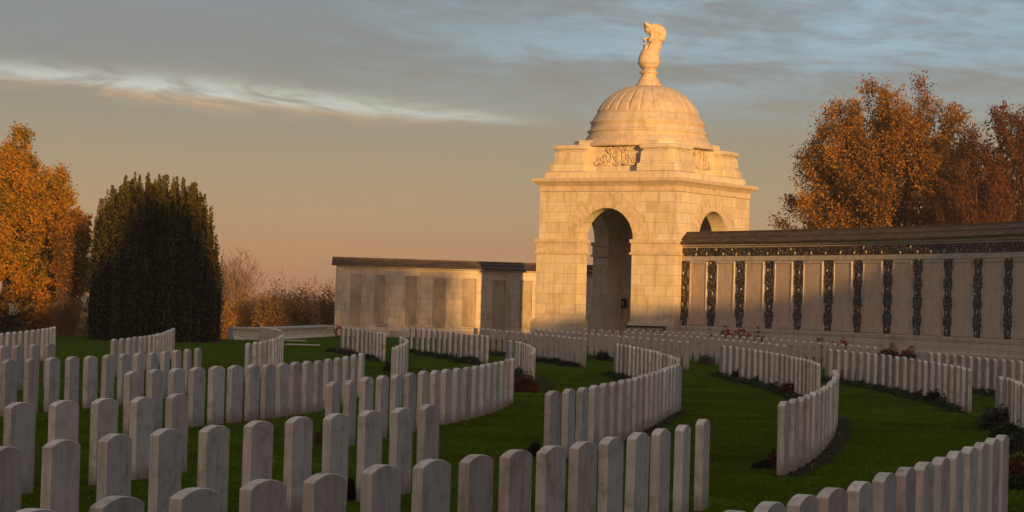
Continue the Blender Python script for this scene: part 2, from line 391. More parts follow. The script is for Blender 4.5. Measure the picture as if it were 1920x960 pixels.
M['red_leaf'] = leafmat('reddish_leaf', [(0.1, (0.05, 0.022, 0.012, 1)), (0.5, (0.13, 0.042, 0.016, 1)), (0.9, (0.24, 0.09, 0.02, 1))], 0.4)
M['yew_leaf'] = leafmat('yew_needle', [(0.1, (0.026, 0.027, 0.002, 1)), (0.5, (0.065, 0.056, 0.003, 1)), (0.9, (0.12, 0.085, 0.005, 1))], 0.6, 0.5, 0.1)
M['hedge_leaf'] = leafmat('autumn_hedge_leaf', [(0.1, (0.10, 0.075, 0.015, 1)), (0.4, (0.28, 0.14, 0.025, 1)), (0.7, (0.46, 0.22, 0.035, 1)), (0.95, (0.52, 0.20, 0.04, 1))], 0.22, 0.6)
M['brown_leaf'] = leafmat('brown_hedge_leaf', [(0.1, (0.09, 0.06, 0.02, 1)), (0.5, (0.22, 0.12, 0.04, 1)), (0.9, (0.36, 0.19, 0.05, 1))], 0.3)
M['wood_leaf'] = leafmat('woodland_leaf', [(0.0, (0.03, 0.04, 0.01, 1)), (1.0, (0.09, 0.07, 0.02, 1))])
M['green_leaf'] = leafmat('border_leaf', [(0.1, (0.015, 0.03, 0.006, 1)), (0.6, (0.04, 0.07, 0.015, 1)), (0.95, (0.09, 0.11, 0.03, 1))], 4)
M['dark_leaf'] = leafmat('dark_border_leaf', [(0.1, (0.018, 0.008, 0.006, 1)), (0.9, (0.05, 0.022, 0.015, 1))], 4)
M['grey_leaf'] = leafmat('grey_border_leaf', [(0.1, (0.03, 0.035, 0.02, 1)), (0.5, (0.09, 0.09, 0.06, 1)), (0.95, (0.26, 0.25, 0.22, 1))], 6)
M['yellow_leaf'] = leafmat('yellow_border_leaf', [(0.1, (0.06, 0.06, 0.01, 1)), (0.5, (0.20, 0.15, 0.02, 1)), (0.95, (0.36, 0.26, 0.03, 1))], 6)
M['rust_plant'] = leafmat('rust_border_leaf', [(0.1, (0.06, 0.02, 0.01, 1)), (0.5, (0.16, 0.05, 0.02, 1)), (0.95, (0.30, 0.10, 0.03, 1))], 6)
M['petal'] = leafmat('red_petal', [(0.0, (0.35, 0.006, 0.012, 1)), (1.0, (0.62, 0.02, 0.02, 1))], 6)
def barkc(c):
    def fn(t, bs):
        ob = t.node('ShaderNodeTexCoord').outputs['Object']
        mp = t.node('ShaderNodeMapping', {'Vector': ob, 'Scale': (6, 6, 1.2)}).outputs[0]
        n = t.noise(mp, 3, 6, 0.7); bump(t, bs, n, 0.8, 0.03)
        return t.mix(1.0, c, t.ramp(n, [(0.3, (0.5, 0.5, 0.5, 1)), (0.7, (1.4, 1.4, 1.4, 1))]), 'MULTIPLY')
    return fn
M['bark'] = mat('tree_bark', barkc((0.085, 0.06, 0.045, 1)), 0.9)
M['red_bark'] = mat('reddish_twig_bark', barkc((0.15, 0.075, 0.045, 1)), 0.8)
M['pale_bark'] = mat('pale_twig_bark', barkc((0.26, 0.16, 0.12, 1)), 0.8)
M['iron'] = mat('dark_iron', lambda t, bs: (0.03, 0.022, 0.02, 1), 0.5, 0.5)
M['bronze'] = mat('black_bronze', lambda t, bs: (0.012, 0.011, 0.010, 1), 0.4, 0.5)
M['brass'] = mat('dull_brass', lambda t, bs: (0.45, 0.34, 0.18, 1), 0.45, 0.5)
# ------------------------------------------------------------------ the ground
def sheet(name, pts, z, m, kind='structure', sub=0):
    mb = MB(); mb.add([(x, y, z) for x, y in pts], [tuple(range(len(pts)))])
    return tag(mb.build(name, m), kind=kind)
sheet('field', [(-800, -500), (800, -500), (800, 1100), (-800, 1100)], -0.9, M['field'])
# lawn: a slab with its far edge dropping to the field
lawn_pts = [(-70, -60), (90, -60), (90, 125), (-3, 125), (-10.2, 99), (-11.2, 88.6), (-11.6, 86.0), (-60, 85.2)]
mb = MB(); mb.prism(lawn_pts, -1.2, 0.0); tag(mb.build('lawn', M['grass']), kind='structure')

# ------------------------------------------------------------------ domed pavilion
PHI = 33.1; W = 6.57; H2 = W / 2; OPEN = 2.6; TH = 0.70; PW = (W - OPEN) / 2
C0 = at_depth(1262, 600, 91.3); C0.z = 0
e1 = Vector((-math.cos(R(PHI)), math.sin(R(PHI)), 0)); e2 = Vector((math.sin(R(PHI)), math.cos(R(PHI)), 0))
PC = C0 + (e1 + e2) * H2
pav = empty('domed_pavilion', PC, -R(PHI), label='sunlit pale stone pavilion with arched openings, a ribbed dome and carved urn on top', cat='pavilion')
def Lpoly(sx, sy, o, i=0.0):
    """plan of one corner pier: o = how far its outer faces stand proud, i = how far its reveals do"""
    a = H2 + o; b = H2 - PW - i; c = H2 - TH - i
    p = [(a, a), (b, a), (b, c), (c, c), (c, b), (a, b)]
    p = [(x * sx, y * sy) for x, y in p]
    area = sum(p[k][0] * p[(k + 1) % 6][1] - p[(k + 1) % 6][0] * p[k][1] for k in range(6))
    return p if area > 0 else p[::-1]
for sx in (-1, 1):
    for sy in (-1, 1):
        mb = MB()
        mb.prism(Lpoly(sx, sy, 0.20, 0.06), 0.0, 0.95); mb.prism(Lpoly(sx, sy, 0.14, 0.03), 0.95, 1.08)
        mb.prism(Lpoly(sx, sy, 0.07), 1.08, 3.82)
        bevel(mb.build('pier', M['ashlar'], pav), 0.012)
        mb = MB()
        mb.prism(Lpoly(sx, sy, 0.15, 0.09), 3.82, 3.92); mb.prism(Lpoly(sx, sy, 0.09, 0.04), 3.92, 4.30); mb.prism(Lpoly(sx, sy, 0.15, 0.08), 4.30, 4.46)
        bevel(mb.build('impost', M['stone'], pav), 0.015)
ZS, ZT = 4.46, 6.45; RA = OPEN / 2
def arch_slab(width, y0, y1):
    hw = width / 2
    pts = [(-hw, ZS), (-RA, ZS)] + [(-RA * math.cos(math.pi * k / 28), ZS + RA * math.sin(math.pi * k / 28)) for k in range(1, 28)] + [(RA, ZS), (hw, ZS), (hw, ZT), (-hw, ZT)]
    return pts
for k in range(4):
    Mr = Matrix.Rotation(k * math.pi / 2, 4, 'Z'); full = k % 2 == 0
    wd = W if full else W - 2 * TH
    mb = MB(); mb.slab(arch_slab(wd, 0, 0), -H2, -H2 + TH, M=Mr)
    mb.build('arched_wall', M['ashlar'], pav)
    # voussoirs, each a wedge standing a few millimetres proud of the wall
    mb = MB(); n = 17
    for j in range(n):
        a0 = math.pi * j / n + 0.006; a1 = math.pi * (j + 1) / n - 0.006
        ro = RA + (0.62 if j % 2 else 0.78) + (0.12 if j == n // 2 else 0)
        rr = RA + 0.004
        poly = []
        for a in np.linspace(a0, a1, 4): poly.append((-rr * math.cos(a), ZS + rr * math.sin(a)))
        for a in np.linspace(a1, a0, 3): poly.append((-ro * math.cos(a), ZS + ro * math.sin(a)))
        poly = [(x, min(z, 6.42)) for x, z in poly][::-1]
        mb.slab(poly, -H2 - 0.018, -H2 - 0.002, M=Mr)
    mb.build('voussoirs', M['stone'], pav)
def sq_loft(prof, cap=True):
    vs = []; fs = []
    for o, z in prof:
        a = H2 + o; vs += [(-a, -a, z), (a, -a, z), (a, a, z), (-a, a, z)]
    for i in range(len(prof) - 1):
        for k in range(4): fs.append((4 * i + k, 4 * i + (k + 1) % 4, 4 * i + 4 + (k + 1) % 4, 4 * i + 4 + k))
    fs.append((3, 2, 1, 0)); n = 4 * (len(prof) - 1); fs.append((n, n + 1, n + 2, n + 3))
    return MB().add(vs, fs)
bevel(sq_loft([(-0.002, 6.452), (0.05, 6.452), (0.05, 6.49), (0.02, 6.50), (0.02, 6.68), (0.05, 6.69), (0.08, 6.74), (0.11, 6.75), (0.14, 6.79), (0.20, 6.84), (0.24, 6.85), (0.27, 6.93), (0.27, 6.97), (0.22, 7.01), (-0.1, 7.03)]).build('cornice', M['stone'], pav), 0.006)
bevel(sq_loft([(-0.14, 7.03), (-0.14, 7.26), (-0.18, 7.30), (-0.4, 7.31)]).build('attic_step', M['ashlar'], pav), 0.01)
# stepped corner blocks with a rolled top
for sx in (-1, 1):
    for sy in (-1, 1):
        def q(o, i, z):
            a = H2 - 0.22 - o; b = H2 - 2.02 + i
            cut = 0.28
            p = [(a - cut, a), (b, a), (b, b), (a, b), (a, a - cut), (a - 0.05, a - 0.05)]
            p = [(x * sx, y * sy) for x, y in p]
            ar = sum(p[k][0] * p[(k + 1) % 6][1] - p[(k + 1) % 6][0] * p[k][1] for k in range(6))
            return [(x, y, z) for x, y in (p if ar > 0 else p[::-1])]
        prof = [(0, 0, 7.31), (0, 0, 7.62), (0.10, 0.08, 7.66), (0.14, 0.11, 8.12), (0.20, 0.15, 8.17), (0.22, 0.17, 8.22), (0.13, 0.08, 8.25), (0.08, 0.03, 8.33), (0.13, 0.08, 8.42), (0.22, 0.17, 8.45)]
        vs = []; fs = []
        for o, i, z in prof: vs += q(o, i, z)
        for i in range(len(prof) - 1):
            for k in range(6): fs.append((6 * i + k, 6 * i + (k + 1) % 6, 6 * i + 6 + (k + 1) % 6, 6 * i + 6 + k))
        fs += [tuple(range(6))[::-1], tuple(range(6 * len(prof) - 6, 6 * len(prof)))]
        bevel(MB().add(vs, fs).build('corner_block', M['ashlar'], pav), 0.02)
# central mass under the dome
mb = MB(); a = 2.48
mb.prism([(-a, -a + .55), (-a + .55, -a), (a - .55, -a), (a, -a + .55), (a, a - .55), (a - .55, a), (-a + .55, a), (-a, a - .55)], 7.31, 8.66)
bevel(mb.build('attic', M['ashlar'], pav), 0.02)
mb = MB()
mb.lathe([(2.84, 8.40), (2.84, 8.50), (2.74, 8.66), (2.64, 8.80), (2.52, 9.0), (2.52, 9.05), (2.58, 9.08), (2.58, 9.13), (2.50, 9.17), (2.44, 9.24), (2.42, 9.44), (2.47, 9.48), (2.47, 9.53), (2.40, 9.57), (2.30, 9.74), (2.18, 9.93), (2.10, 10.0)], 72)
mb.build('drum', M['dome'], pav)
prof = []
for k in range(19):
    t = k / 18; zz = 9.93 + (11.14 - 9.93) * t
    # ellipse through the measured widths
    rr = 2.60 * math.sqrt(max(0.0, 1 - ((zz - 9.25) / 1.98) ** 2)); prof.append((min(rr * 0.905, 2.19) if k else 2.19, zz))
prof = [(2.16, 9.90), (2.17, 9.95)] + [(p[0], p[1]) for p in prof if 9.97 < p[1] < 11.12] + [(0.62, 11.12), (0.5, 11.16)]
NP = 26
def gore(k, r, z):
    ph = (k % 10) / 10.0
    edge = 1 if k % 10 in (0,) else 0
    inside = 0.005 * math.sin(math.pi * ph) * (1 if 9.99 < z < 11.0 else 0)
    return 1.0 - (0.060 * edge * (1 if 9.99 < z < 11.08 else 0)) + inside
mb = MB(); mb.lathe(prof, NP * 10, mod=gore)
dome = mb.build('dome', M['dome'], pav)
mb = MB(); n = mb.lathe([(0.56, 11.08), (0.55, 11.2), (0.48, 11.27), (0.45, 11.33), (0.42, 11.42), (0.34, 11.52), (0.31, 11.62), (0.33, 11.66), (0.40, 11.69), (0.41, 11.73), (0.33, 11.77), (0.29, 11.82), (0.29, 11.88)], 40)
mb.build('pedestal', M['stone'], pav)
mb = MB(); mb.lathe([(0.27, 11.86), (0.36, 11.93), (0.44, 12.02), (0.485, 12.12), (0.50, 12.13), (0.50, 12.17), (0.475, 12.18), (0.47, 12.30), (0.45, 12.42), (0.41, 12.52), (0.37, 12.60), (0.34, 12.68), (0.2, 12.74)], 40)
mb.build('urn', M['stone'], pav)
# carving on the urn: wreath ring, twisting shaft, swept-back crest -- joined and softened; in world orientation
mb = MB(); Z0 = 11.17
Mw = Matrix.Rotation(R(PHI), 4, 'Z')       # so that x runs to the viewer's right
def PX(cx, cy, dy=0.0): return Vector(((cx - 482) / 6.4 / 43.8, dy, Z0 + (830 - cy) / 6.4 / 43.8))
def blob(cx, cy, rx, rz, ry=None, dy=0.0, rot=0.0):
    k = 1 / 6.4 / 43.8
    mb.ball(tuple(Mw @ PX(cx, cy, dy)), (rx * k, (ry or rx) * k, rz * k), M=Mw @ Matrix.Rotation(R(rot), 4, 'Y'), seg=14, rings=10)
for a in ((430, 440, 45, 40), (500, 420, 70, 60), (560, 430, 45, 50), (440, 400, 40, 55), (475, 350, 26, 75), (520, 360, 34, 90), (560, 350, 42, 110), (600, 370, 26, 40), (560, 230, 62, 70), (520, 250, 34, 40), (530, 170, 60, 55), (600, 190, 62, 60), (630, 250, 40, 55), (590, 150, 55, 42), (480, 130, 40, 38), (510, 200, 36, 60), (590, 300, 40, 60), (635, 262, 32, 48), (648, 220, 30, 62), (440, 130, 34, 48), (455, 175, 30, 40), (425, 100, 24, 26)):
    blob(a[0], a[1], a[2], a[3], a[2] * 1.15, dy=rng.uniform(-0.05, 0.05))
for i in range(16):      # scalloped edge of the crest, sweeping from upper left round to the right
    t = i / 15; ang = R(150 - 190 * t)
    blob(540 + 98 * math.cos(ang), 208 - 88 * math.sin(ang), 42, 42, 60)
for i in range(12):      # blade hooking up to the left
    t = i / 11; blob(425 + 85 * t + 12 * math.sin(t * 3), 92 + 165 * t - 26 * math.sin(t * 3), 26 + 14 * math.sin(t * 3), 30, 60, dy=-0.04)
for i in range(22): blob(480 + 110 * rng.uniform(-.6, 1.1), 300 + 130 * rng.uniform(-.3, 1), 16, 20 + 14 * rng.random(), 18, dy=rng.uniform(-.26, -.12))
ring = []
for k in range(14):
    a = math.pi * 2 * k / 14; ring.append(Mw @ PX(432 + 30 * math.cos(a), 318 - 52 * math.sin(a)))
mb.tube(ring, 0.030, 8, closed=True)
mb.tube([Mw @ PX(415, 266), Mw @ PX(450, 258), Mw @ PX(500, 262)], [0.035, 0.045, 0.045], 8)
cv = mb.build('carving', M['stone'], pav)
rm = cv.modifiers.new('fuse', 'REMESH'); rm.mode = 'VOXEL'; rm.voxel_size = 0.022; rm.use_smooth_shade = True
tx = bpy.data.textures.new('chisel', 'CLOUDS'); tx.noise_scale = 0.10
dm = cv.modifiers.new('chisel', 'DISPLACE'); dm.texture = tx; dm.strength = 0.02; dm.mid_level = 0.5
# cartouche on each attic face
for k in range(4):
    Mr = Matrix.Rotation(k * math.pi / 2, 4, 'Z') @ Matrix.Translation((0, -2.475, 7.98))
    mb = MB()
    mb.ball((0, 0, 0), (0.24, 0.09, 0.34), M=None) if False else None
    T = Mr
    mb.ball((0, 0, 0), 1, M=T @ Matrix.Diagonal((0.22, 0.07, 0.32, 1)), seg=20, rings=12)
    mb.tube([T @ Vector((0.28 * math.cos(a), -0.03, 0.38 * math.sin(a))) for a in np.linspace(0, 2 * math.pi, 24, endpoint=False)], 0.05, 8, closed=True)
    for q_ in range(26):
        xx = rng.uniform(-.95, .95); mb.ball(tuple(T @ Vector((xx, .0, -.28 + .42 * (1 - abs(xx)) * rng.random()))), (0.09, 0.09, 0.07), seg=8, rings=6)
    for s in (-.84, .84):
        for c, r0, tw in (((0.45, 0.22), 0.15, 1), ((0.66, -0.05), 0.17, -1), ((0.98, -0.20), 0.14, 1), ((0.42, -0.22), 0.12, -1), ((1.2, -0.30), 0.08, 1)):
            pts = []
            for j in range(16):
                a = tw * j * 0.55; rr = r0 * (1 - j / 20)
                pts.append(T @ Vector((s * (c[0] + rr * math.cos(a)), -0.03 - 0.004 * j, c[1] + rr * math.sin(a))))
            mb.tube(pts, [0.055 * (1 - j / 24) for j in range(16)], 6)
        mb.tube([T @ Vector((s * x, -0.02, z)) for x, z in ((0.3, -0.36), (0.6, -0.34), (0.9, -0.36), (1.3, -0.40))], [0.07, 0.07, 0.06, 0.02], 6)
    mb.tube([T @ Vector((x, -0.03, 0.48 + 0.06 * math.sin(x * 9 + 1.5))) for x in np.linspace(-0.22, 0.22, 8)], 0.07, 6)
    for x in (-0.15, 0, 0.15): mb.ball(tuple(T @ Vector((x, -0.03, 0.60))), (0.05, 0.05, 0.07))
    mb.build('cartouche', M['stone'], pav)
mb = MB(); mb.box(-H2 + 0.05, H2 - 0.05, -H2 + 0.05, H2 - 0.05, 6.1, 6.44); mb.build('ceiling', M['ashlar'], pav)
mb = MB(); mb.box(-H2 + .3, H2 - .3, -H2 + .3, H2 - .3, 0.0, 0.08); mb.build('floor_slab', M['trim'], pav)
for o in bpy.data.objects:
    if o.name.startswith('floor_slab'): o.location.z = 0.002

# bronze register door on the inner face of the back right pier, with a small cross
inner = pav.matrix_world
def local_hit(px, py, yl):      # where the sight line meets the plane y=yl in the pavilion's frame
    bpy.context.view_layer.update()
    inv = pav.matrix_world.inverted(); o = inv @ Vector((0, 0, CAMH)); dd = inv.to_3x3() @ ray(px, py)
    t = (yl - o.y) / dd.y; return o + dd * t
p = local_hit(1169, 569, H2 - TH)
reg = empty('register_box', pav.matrix_world @ Vector((p.x, H2 - TH, p.z - 0.22)), -R(PHI), label='small black bronze wall box with a cross inside the pavilion arch', cat='wall box')
mb = MB(); mb.box(-0.20, 0.20, -0.07, 0, 0, 0.44); bevel(mb.build('door', M['bronze'], reg), 0.01)
mb = MB(); mb.box(-0.015, 0.015, -0.082, -0.072, 0.10, 0.34); mb.box(-0.07, -0.016, -0.082, -0.072, 0.24, 0.27); mb.box(0.016, 0.07, -0.082, -0.072, 0.24, 0.27)
mb.build('cross', M['brass'], reg)

# ------------------------------------------------------------------ sweeping walls
def resample(path, n):
    P = [Vector(p) for p in path]; L = [0]
    for i in range(1, len(P)): L.append(L[-1] + (P[i] - P[i - 1]).length)
    out = []
    for k in range(n):
        s = L[-1] * k / (n - 1); j = max(i for i in range(len(L)) if L[i] <= s + 1e-9); j = min(j, len(P) - 2)
        out.append(P[j].lerp(P[j + 1], (s - L[j]) / (L[j + 1] - L[j])))
    return out
def normals(P, front):
    """unit normals of a path in plan, all pointing to the side of `front`"""
    N = []
    for i in range(len(P)):
        t = (P[min(i + 1, len(P) - 1)] - P[max(i - 1, 0)]).normalized(); n = Vector((t.y, -t.x, 0))
        N.append(n)
    if sum(n.dot(Vector(front) - p) for n, p in zip(N, P)) < 0: N = [-n for n in N]
    return N
def sweep(name, prof, P, N, m, parent, uvoff=0.0):
    """closed profile [(out, z)...] carried along P; UV = (length along, length around)"""
    k = len(prof); vs = []; L = [0.0]
    for i, (p, n) in enumerate(zip(P, N)):
        if i: L.append(L[-1] + (p - P[i - 1]).length)
        for o, z in prof: vs.append((p.x + n.x * o, p.y + n.y * o, z))
    A = [0.0]
    for j in range(k): q0, q1 = prof[j], prof[(j + 1) % k]; A.append(A[-1] + math.hypot(q1[0] - q0[0], q1[1] - q0[1]))
    vertical = [abs(prof[j][0] - prof[(j + 1) % k][0]) < 0.4 * abs(prof[j][1] - prof[(j + 1) % k][1]) for j in range(k)]
    fs = []; uv = []
    flip = (P[1] - P[0]).normalized().cross(Vector((0, 0, 1))).dot(N[0]) < 0
    for i in range(len(P) - 1):
        for j in range(k):
            j2 = (j + 1) % k
            v0, v1 = (prof[j][1], prof[j2][1]) if vertical[j] else (A[j], A[j + 1])
            f = [i * k + j, (i + 1) * k + j, (i + 1) * k + j2, i * k + j2]; u = [(L[i], v0), (L[i + 1], v0), (L[i + 1], v1), (L[i], v1)]
            if not flip: f.reverse(); u.reverse()
            fs.append(tuple(f)); uv.append(u)
    c0 = list(range(k)); c1 = [(len(P) - 1) * k + j for j in range(k)]
    if flip: c1.reverse()
    else: c0.reverse()
    for c in (c0, c1): fs.append(tuple(c)); uv.append([(vs[q][1], vs[q][2]) for q in c])
    # make every profile run the same way round
    ar = sum(prof[j][0] * prof[(j + 1) % k][1] - prof[(j + 1) % k][0] * prof[j][1] for j in range(k))
    if ar > 0: fs = [tuple(reversed(f)) for f in fs]; uv = [list(reversed(u)) for u in uv]
    return MB().add(vs, fs, uv).build(name, m, parent)
def frame(p, n):      # local frame on a wall: x along the wall (viewer's left to right), -y out of it, z up
    t = Vector((0, 0, 1)).cross(n)          # along
    return Matrix(((t.x, -n.x, 0, p.x), (t.y, -n.y, 0, p.y), (0, 0, 1, 0), (0, 0, 0, 1)))

# right wall: curve found from its pilaster spacing, one bay 1.9 m
pil_px = [1282, 1336, 1389, 1444, 1498, 1555, 1610, 1666, 1722, 1779, 1835, 1892, 1949, 2006]
depths = [91.6]; Xs = [(pil_px[0] - 960) / F * 91.6]
B = 1.93
for px in pil_px[1:]:
    X0, D0 = Xs[-1], depths[-1]; tt = (px - 960) / F
    a = 1 + tt * tt; b = -2 * (D0 + X0 * tt); c = X0 * X0 + D0 * D0 - B * B
    disc = b * b - 4 * a * c
    D = (-b - math.sqrt(max(disc, 0))) / (2 * a)
    depths.append(D); Xs.append(D * tt)
cf = np.polyfit(pil_px, depths, 2)
def rw(px): D = float(np.polyval(cf, px)); return Vector(((px - 960) / F * D, D, 0))
rp = [rw(1266)] + [rw(x) for x in pil_px]
print('right wall', [(round(p.x, 1), round(p.y, 1)) for p in rp[::4]])
rpath = resample([rw(x) for x in np.linspace(1265, 2040, 60)], 56); rN = normals(rpath, (0, 40, 0))
wallR = empty('memorial_wall', rw(1640), 0, label='long curved wall of name panels and dark flint strips under a tiled roof, right of the pavilion', cat='wall')
def under(parent, fn):      # build in world coordinates and keep them under a shifted parent
    o = fn(); o.parent = parent; o.matrix_parent_inverse = Matrix.Translation(-Vector(parent.location)); return o
def wsweep(name, prof, P, N, m, par): return under(par, lambda: sweep(name, prof, P, N, m, None))
wsweep('wall_core', [(0, 0.9), (0, 4.30), (-0.9, 4.30), (-0.9, 0.9)], rpath, rN, M['ashlar_wall'], wallR)
o_ = wsweep('plinth', [(0.34, 0), (0.34, 0.42), (0.26, 0.46), (0.22, 0.80), (0.24, 0.84), (0.24, 0.93), (0.02, 0.97), (-0.95, 0.97), (-0.95, 0)], rpath, rN, M['ashlar_wall'], wallR)
wsweep('cornice', [(0.004, 4.18), (0.10, 4.22), (0.12, 4.30), (-1.0, 4.31), (-1.0, 4.18)], rpath, rN, M['trim'], wallR)
def roofprof(eave, ridge, out, back):
    m_ = (out + back) / 2; h = ridge - eave
    f1 = [(out, eave), (out, eave + .06), (out - (out - m_) * .48, eave + h * .50), (out - (out - m_) * .48, eave + h * .50 + .05), (m_ + .10, ridge - .03), (m_ + .08, ridge + .04), (m_ - .08, ridge + .04), (m_ - .10, ridge - .03)]
    return f1 + [(back + (m_ - back) * .48, eave + h * .5 + .05), (back, eave + .06), (back, eave)]
rr_ = [rpath[0] + (rpath[0] - rpath[1]).normalized() * 0.10] + rpath
rn_ = [rN[0]] + rN
wsweep('roof', roofprof(4.31, 4.78, 0.26, -1.16), rr_, rn_, M['slate'], wallR)
wsweep('flint_band', [(0.012, 3.80), (0.012, 4.14), (-0.05, 4.14), (-0.05, 3.80)], rpath[1:], rN[1:], M['flint'], wallR)
wsweep('string_course', [(0.03, 3.62), (0.03, 3.76), (-0.02, 3.79), (-0.02, 3.62)], rpath[1:], rN[1:], M['trim'], wallR)
def nearest_n(p): 
    j = min(range(len(rpath)), key=lambda i: (rpath[i] - p).length); return rN[j]
def nod(mb, Fm, x, z, s=1.0):
    a = rng.uniform(0, 6.28); mb.ball((0, 0, 0), 1, M=Fm @ Matrix.Translation((x, -0.02, z)) @ Matrix.Rotation(a * 0.1, 4, 'Y') @ Matrix.Diagonal((0.040 * s * rng.uniform(.8, 1.2), 0.025, 0.062 * s * rng.uniform(.8, 1.25), 1)), seg=8, rings=6)
ns = MB()
for i in range(1, 46):
    p = rpath[i].lerp(rpath[i + 1], rng.random()); nod(ns, frame(p, rN[i]), 0, 3.88 + 0.18 * (i % 2) + rng.uniform(-.02, .02), 0.9) if i % 2 == 0 or rng.random() < .25 else None
under(wallR, lambda: ns.build('flint_nodules', M['nodule']))
for i, px in enumerate(pil_px[:-1]):
    p = rw(px); n = nearest_n(p); Fm = frame(p, n); hw = 0.34 if i == 0 else 0.25
    z = 0.98; k = 0; boxes = MB(); nb = MB()
    # toothed strip of flint: courses alternately wide and narrow
    while z < 3.60:
        hh = min(rng.uniform(0.26, 0.40), 3.605 - z)
        e = 0.035 if k % 2 else -0.035
        boxes.box(-hw - e, hw + e, -0.016, 0.0, z, z + hh, M=Fm)
        if k % 2 == 0 and rng.random() < .8: nod(nb, Fm, rng.uniform(-.12, .12), z + hh / 2)
        z += hh; k += 1
    fs_ = under(wallR, lambda: boxes.build('flint_strip', M['flint']))
    nb.build('nodules', M['nodule'], fs_)
    # name panel to the right of this strip
    q0 = rw(pil_px[i]); q1 = rw(pil_px[i + 1]); mid = (q0 + q1) / 2
    dd = (q1 - q0).normalized(); nn = Vector((dd.y, -dd.x, 0)); nn = nn if nn.dot(Vector((0, 40, 0)) - mid) > 0 else -nn
    off = (mid - rpath[min(range(len(rpath)), key=lambda j: (rpath[j] - mid).length)])
    Fp = frame(mid + nn * 0.015, nn); L = (q1 - q0).length; xa = (0.09 if i == 0 else 0.0); hwid = L / 2 - 0.42 - xa / 2
    fr = MB()
    fr.box(xa - hwid - .05, xa + hwid + .05, -0.035, 0.02, 3.50, 3.56, M=Fp); fr.box(xa - hwid - .05, xa + hwid + .05, -0.035, 0.02, 1.00, 1.05, M=Fp)
    fr.box(xa - hwid - .05, xa - hwid, -0.035, 0.02, 1.052, 3.498, M=Fp); fr.box(xa + hwid, xa + hwid + .05, -0.035, 0.02, 1.052, 3.498, M=Fp)
    f_ = under(wallR, lambda: fr.build('panel_frame', M['trim']))
    pn = MB(); pn.box(xa - hwid + .012, xa + hwid - .012, -0.008, 0.02, 1.062, 3.488, M=Fp)
    under(wallR, lambda: pn.build('name_panel', M['panel']))
# low stone bench-like curb with iron railing in front, beside the right pier of the pavilion
pA = at_depth(1176, 620, 90.3); pB = at_depth(1246, 620, 90.3); pA.z = pB.z = 0
rail = empty('iron_railing', (pA + pB) / 2, 0, label='low dark railing with a pale capping beside the right pier of the pavilion', cat='railing')
hl = (pB - pA).length / 2
mb = MB(); mb.box(-hl, hl, -0.16, 0.16, 0.93, 1.0); bevel(mb.build('capping', M['trim'], rail), 0.01)
mb = MB(); mb.box(-hl + .02, hl - .02, 0.03, 0.09, 0.1, 0.925); mb.build('back_panel', M['iron'], rail)
mb = MB()
for x in np.arange(-hl + .06, hl - .05, 0.082): mb.box(x, x + 0.035, -0.06, 0.0, 0.08, 0.74)
for z in (0.78, 0.70, 0.10): mb.box(-hl + .03, hl - .03, -0.075, -0.062, z, z + 0.03)
for x in np.arange(-hl + .1, hl - .05, 0.098): mb.ball((x, -0.055, 0.82), (0.028, 0.02, 0.05), seg=8, rings=6)
mb.build('balusters', M['brass'] if False else M['trim'], rail)
for s in (-1, 1):
    mb = MB(); mb.box(s * hl - .05, s * hl + .05, -.10, .10, 0.0, 0.929); mb.build('end_post', M['iron'], rail)

# left wall: continues behind the pavilion
def lw(px):
    D = 100.8 + (px - 632) / 368 * 3.4; return Vector(((px - 960) / F * D, D, 0))
lpath = resample([lw(632), lw(800), lw(1000), lw(1150), lw(1230)], 20); lN = [Vector((0.02, -1, 0)).normalized()] * 20
wallL = empty('panel_wall', lw(820), 0, label='straight wall of seven weathered name panels with a mossy tiled roof, left of the pavilion', cat='wall')
wsweep('wall_core', [(0, 0.42), (0, 3.18), (-0.8, 3.18), (-0.8, 0.42)], lpath, lN, M['ashlar_wall'], wallL)
wsweep('plinth', [(0.22, 0), (0.22, 0.30), (0.12, 0.36), (0.10, 0.44), (0.0, 0.50), (-0.85, 0.50), (-0.85, 0)], lpath, lN, M['ashlar_wall'], wallL)
wsweep('cornice', [(0.004, 3.10), (0.07, 3.14), (0.09, 3.19), (-0.9, 3.19), (-0.9, 3.10)], lpath, lN, M['trim'], wallL)
lp2 = [lpath[0] + Vector((-0.22, 0, 0))] + lpath
wsweep('roof', roofprof(3.19, 3.54, 0.20, -1.0), lp2, [lN[0]] + lN, M['slate'], wallL)
for a, b, z0, z1 in ((190, 340, 0.62, 2.82), (383, 535, 0.60, 2.80), (635, 795, 0.56, 2.78), (848, 1030, 0.56, 2.75), (1083, 1275, 0.54, 2.74), (1330, 1520, 0.54, 2.72), (1570, 1735, 0.54, 2.72)):
    p0 = lw(600 + a / 4.364); p1 = lw(600 + b / 4.364); Fp = frame((p0 + p1) / 2, lN[0]); h_ = (p1 - p0).length / 2
    pn = MB(); pn.box(-h_, h_, -0.02, 0.03, z0, z1, M=Fp); bevel(under(wallL, lambda: pn.build('name_panel', M['panel_old'])), 0.008)
    fr = MB()
    fr.box(-h_ - .07, -h_ - .015, -0.04, 0.02, z0 - .06, z1 + .06, M=Fp); fr.box(h_ + .015, h_ + .07, -0.04, 0.02, z0 - .06, z1 + .06, M=Fp)
    fr.box(-h_ - .013, h_ + .013, -0.04, 0.02, z1 + .012, z1 + .06, M=Fp); fr.box(-h_ - .013, h_ + .013, -0.04, 0.02, z0 - .06, z0 - .012, M=Fp)
    under(wallL, lambda: fr.build('panel_frame', M['ashlar_wall']))
for a in (568, ):
    p0 = lw(600 + a / 4.364); Fp = frame(p0, lN[0]); pn = MB(); pn.box(-0.32, 0.0, -0.09, 0.02, 0.502, 3.08, M=Fp); bevel(under(wallL, lambda: pn.build('pilaster', M['ashlar_wall'])), 0.012)
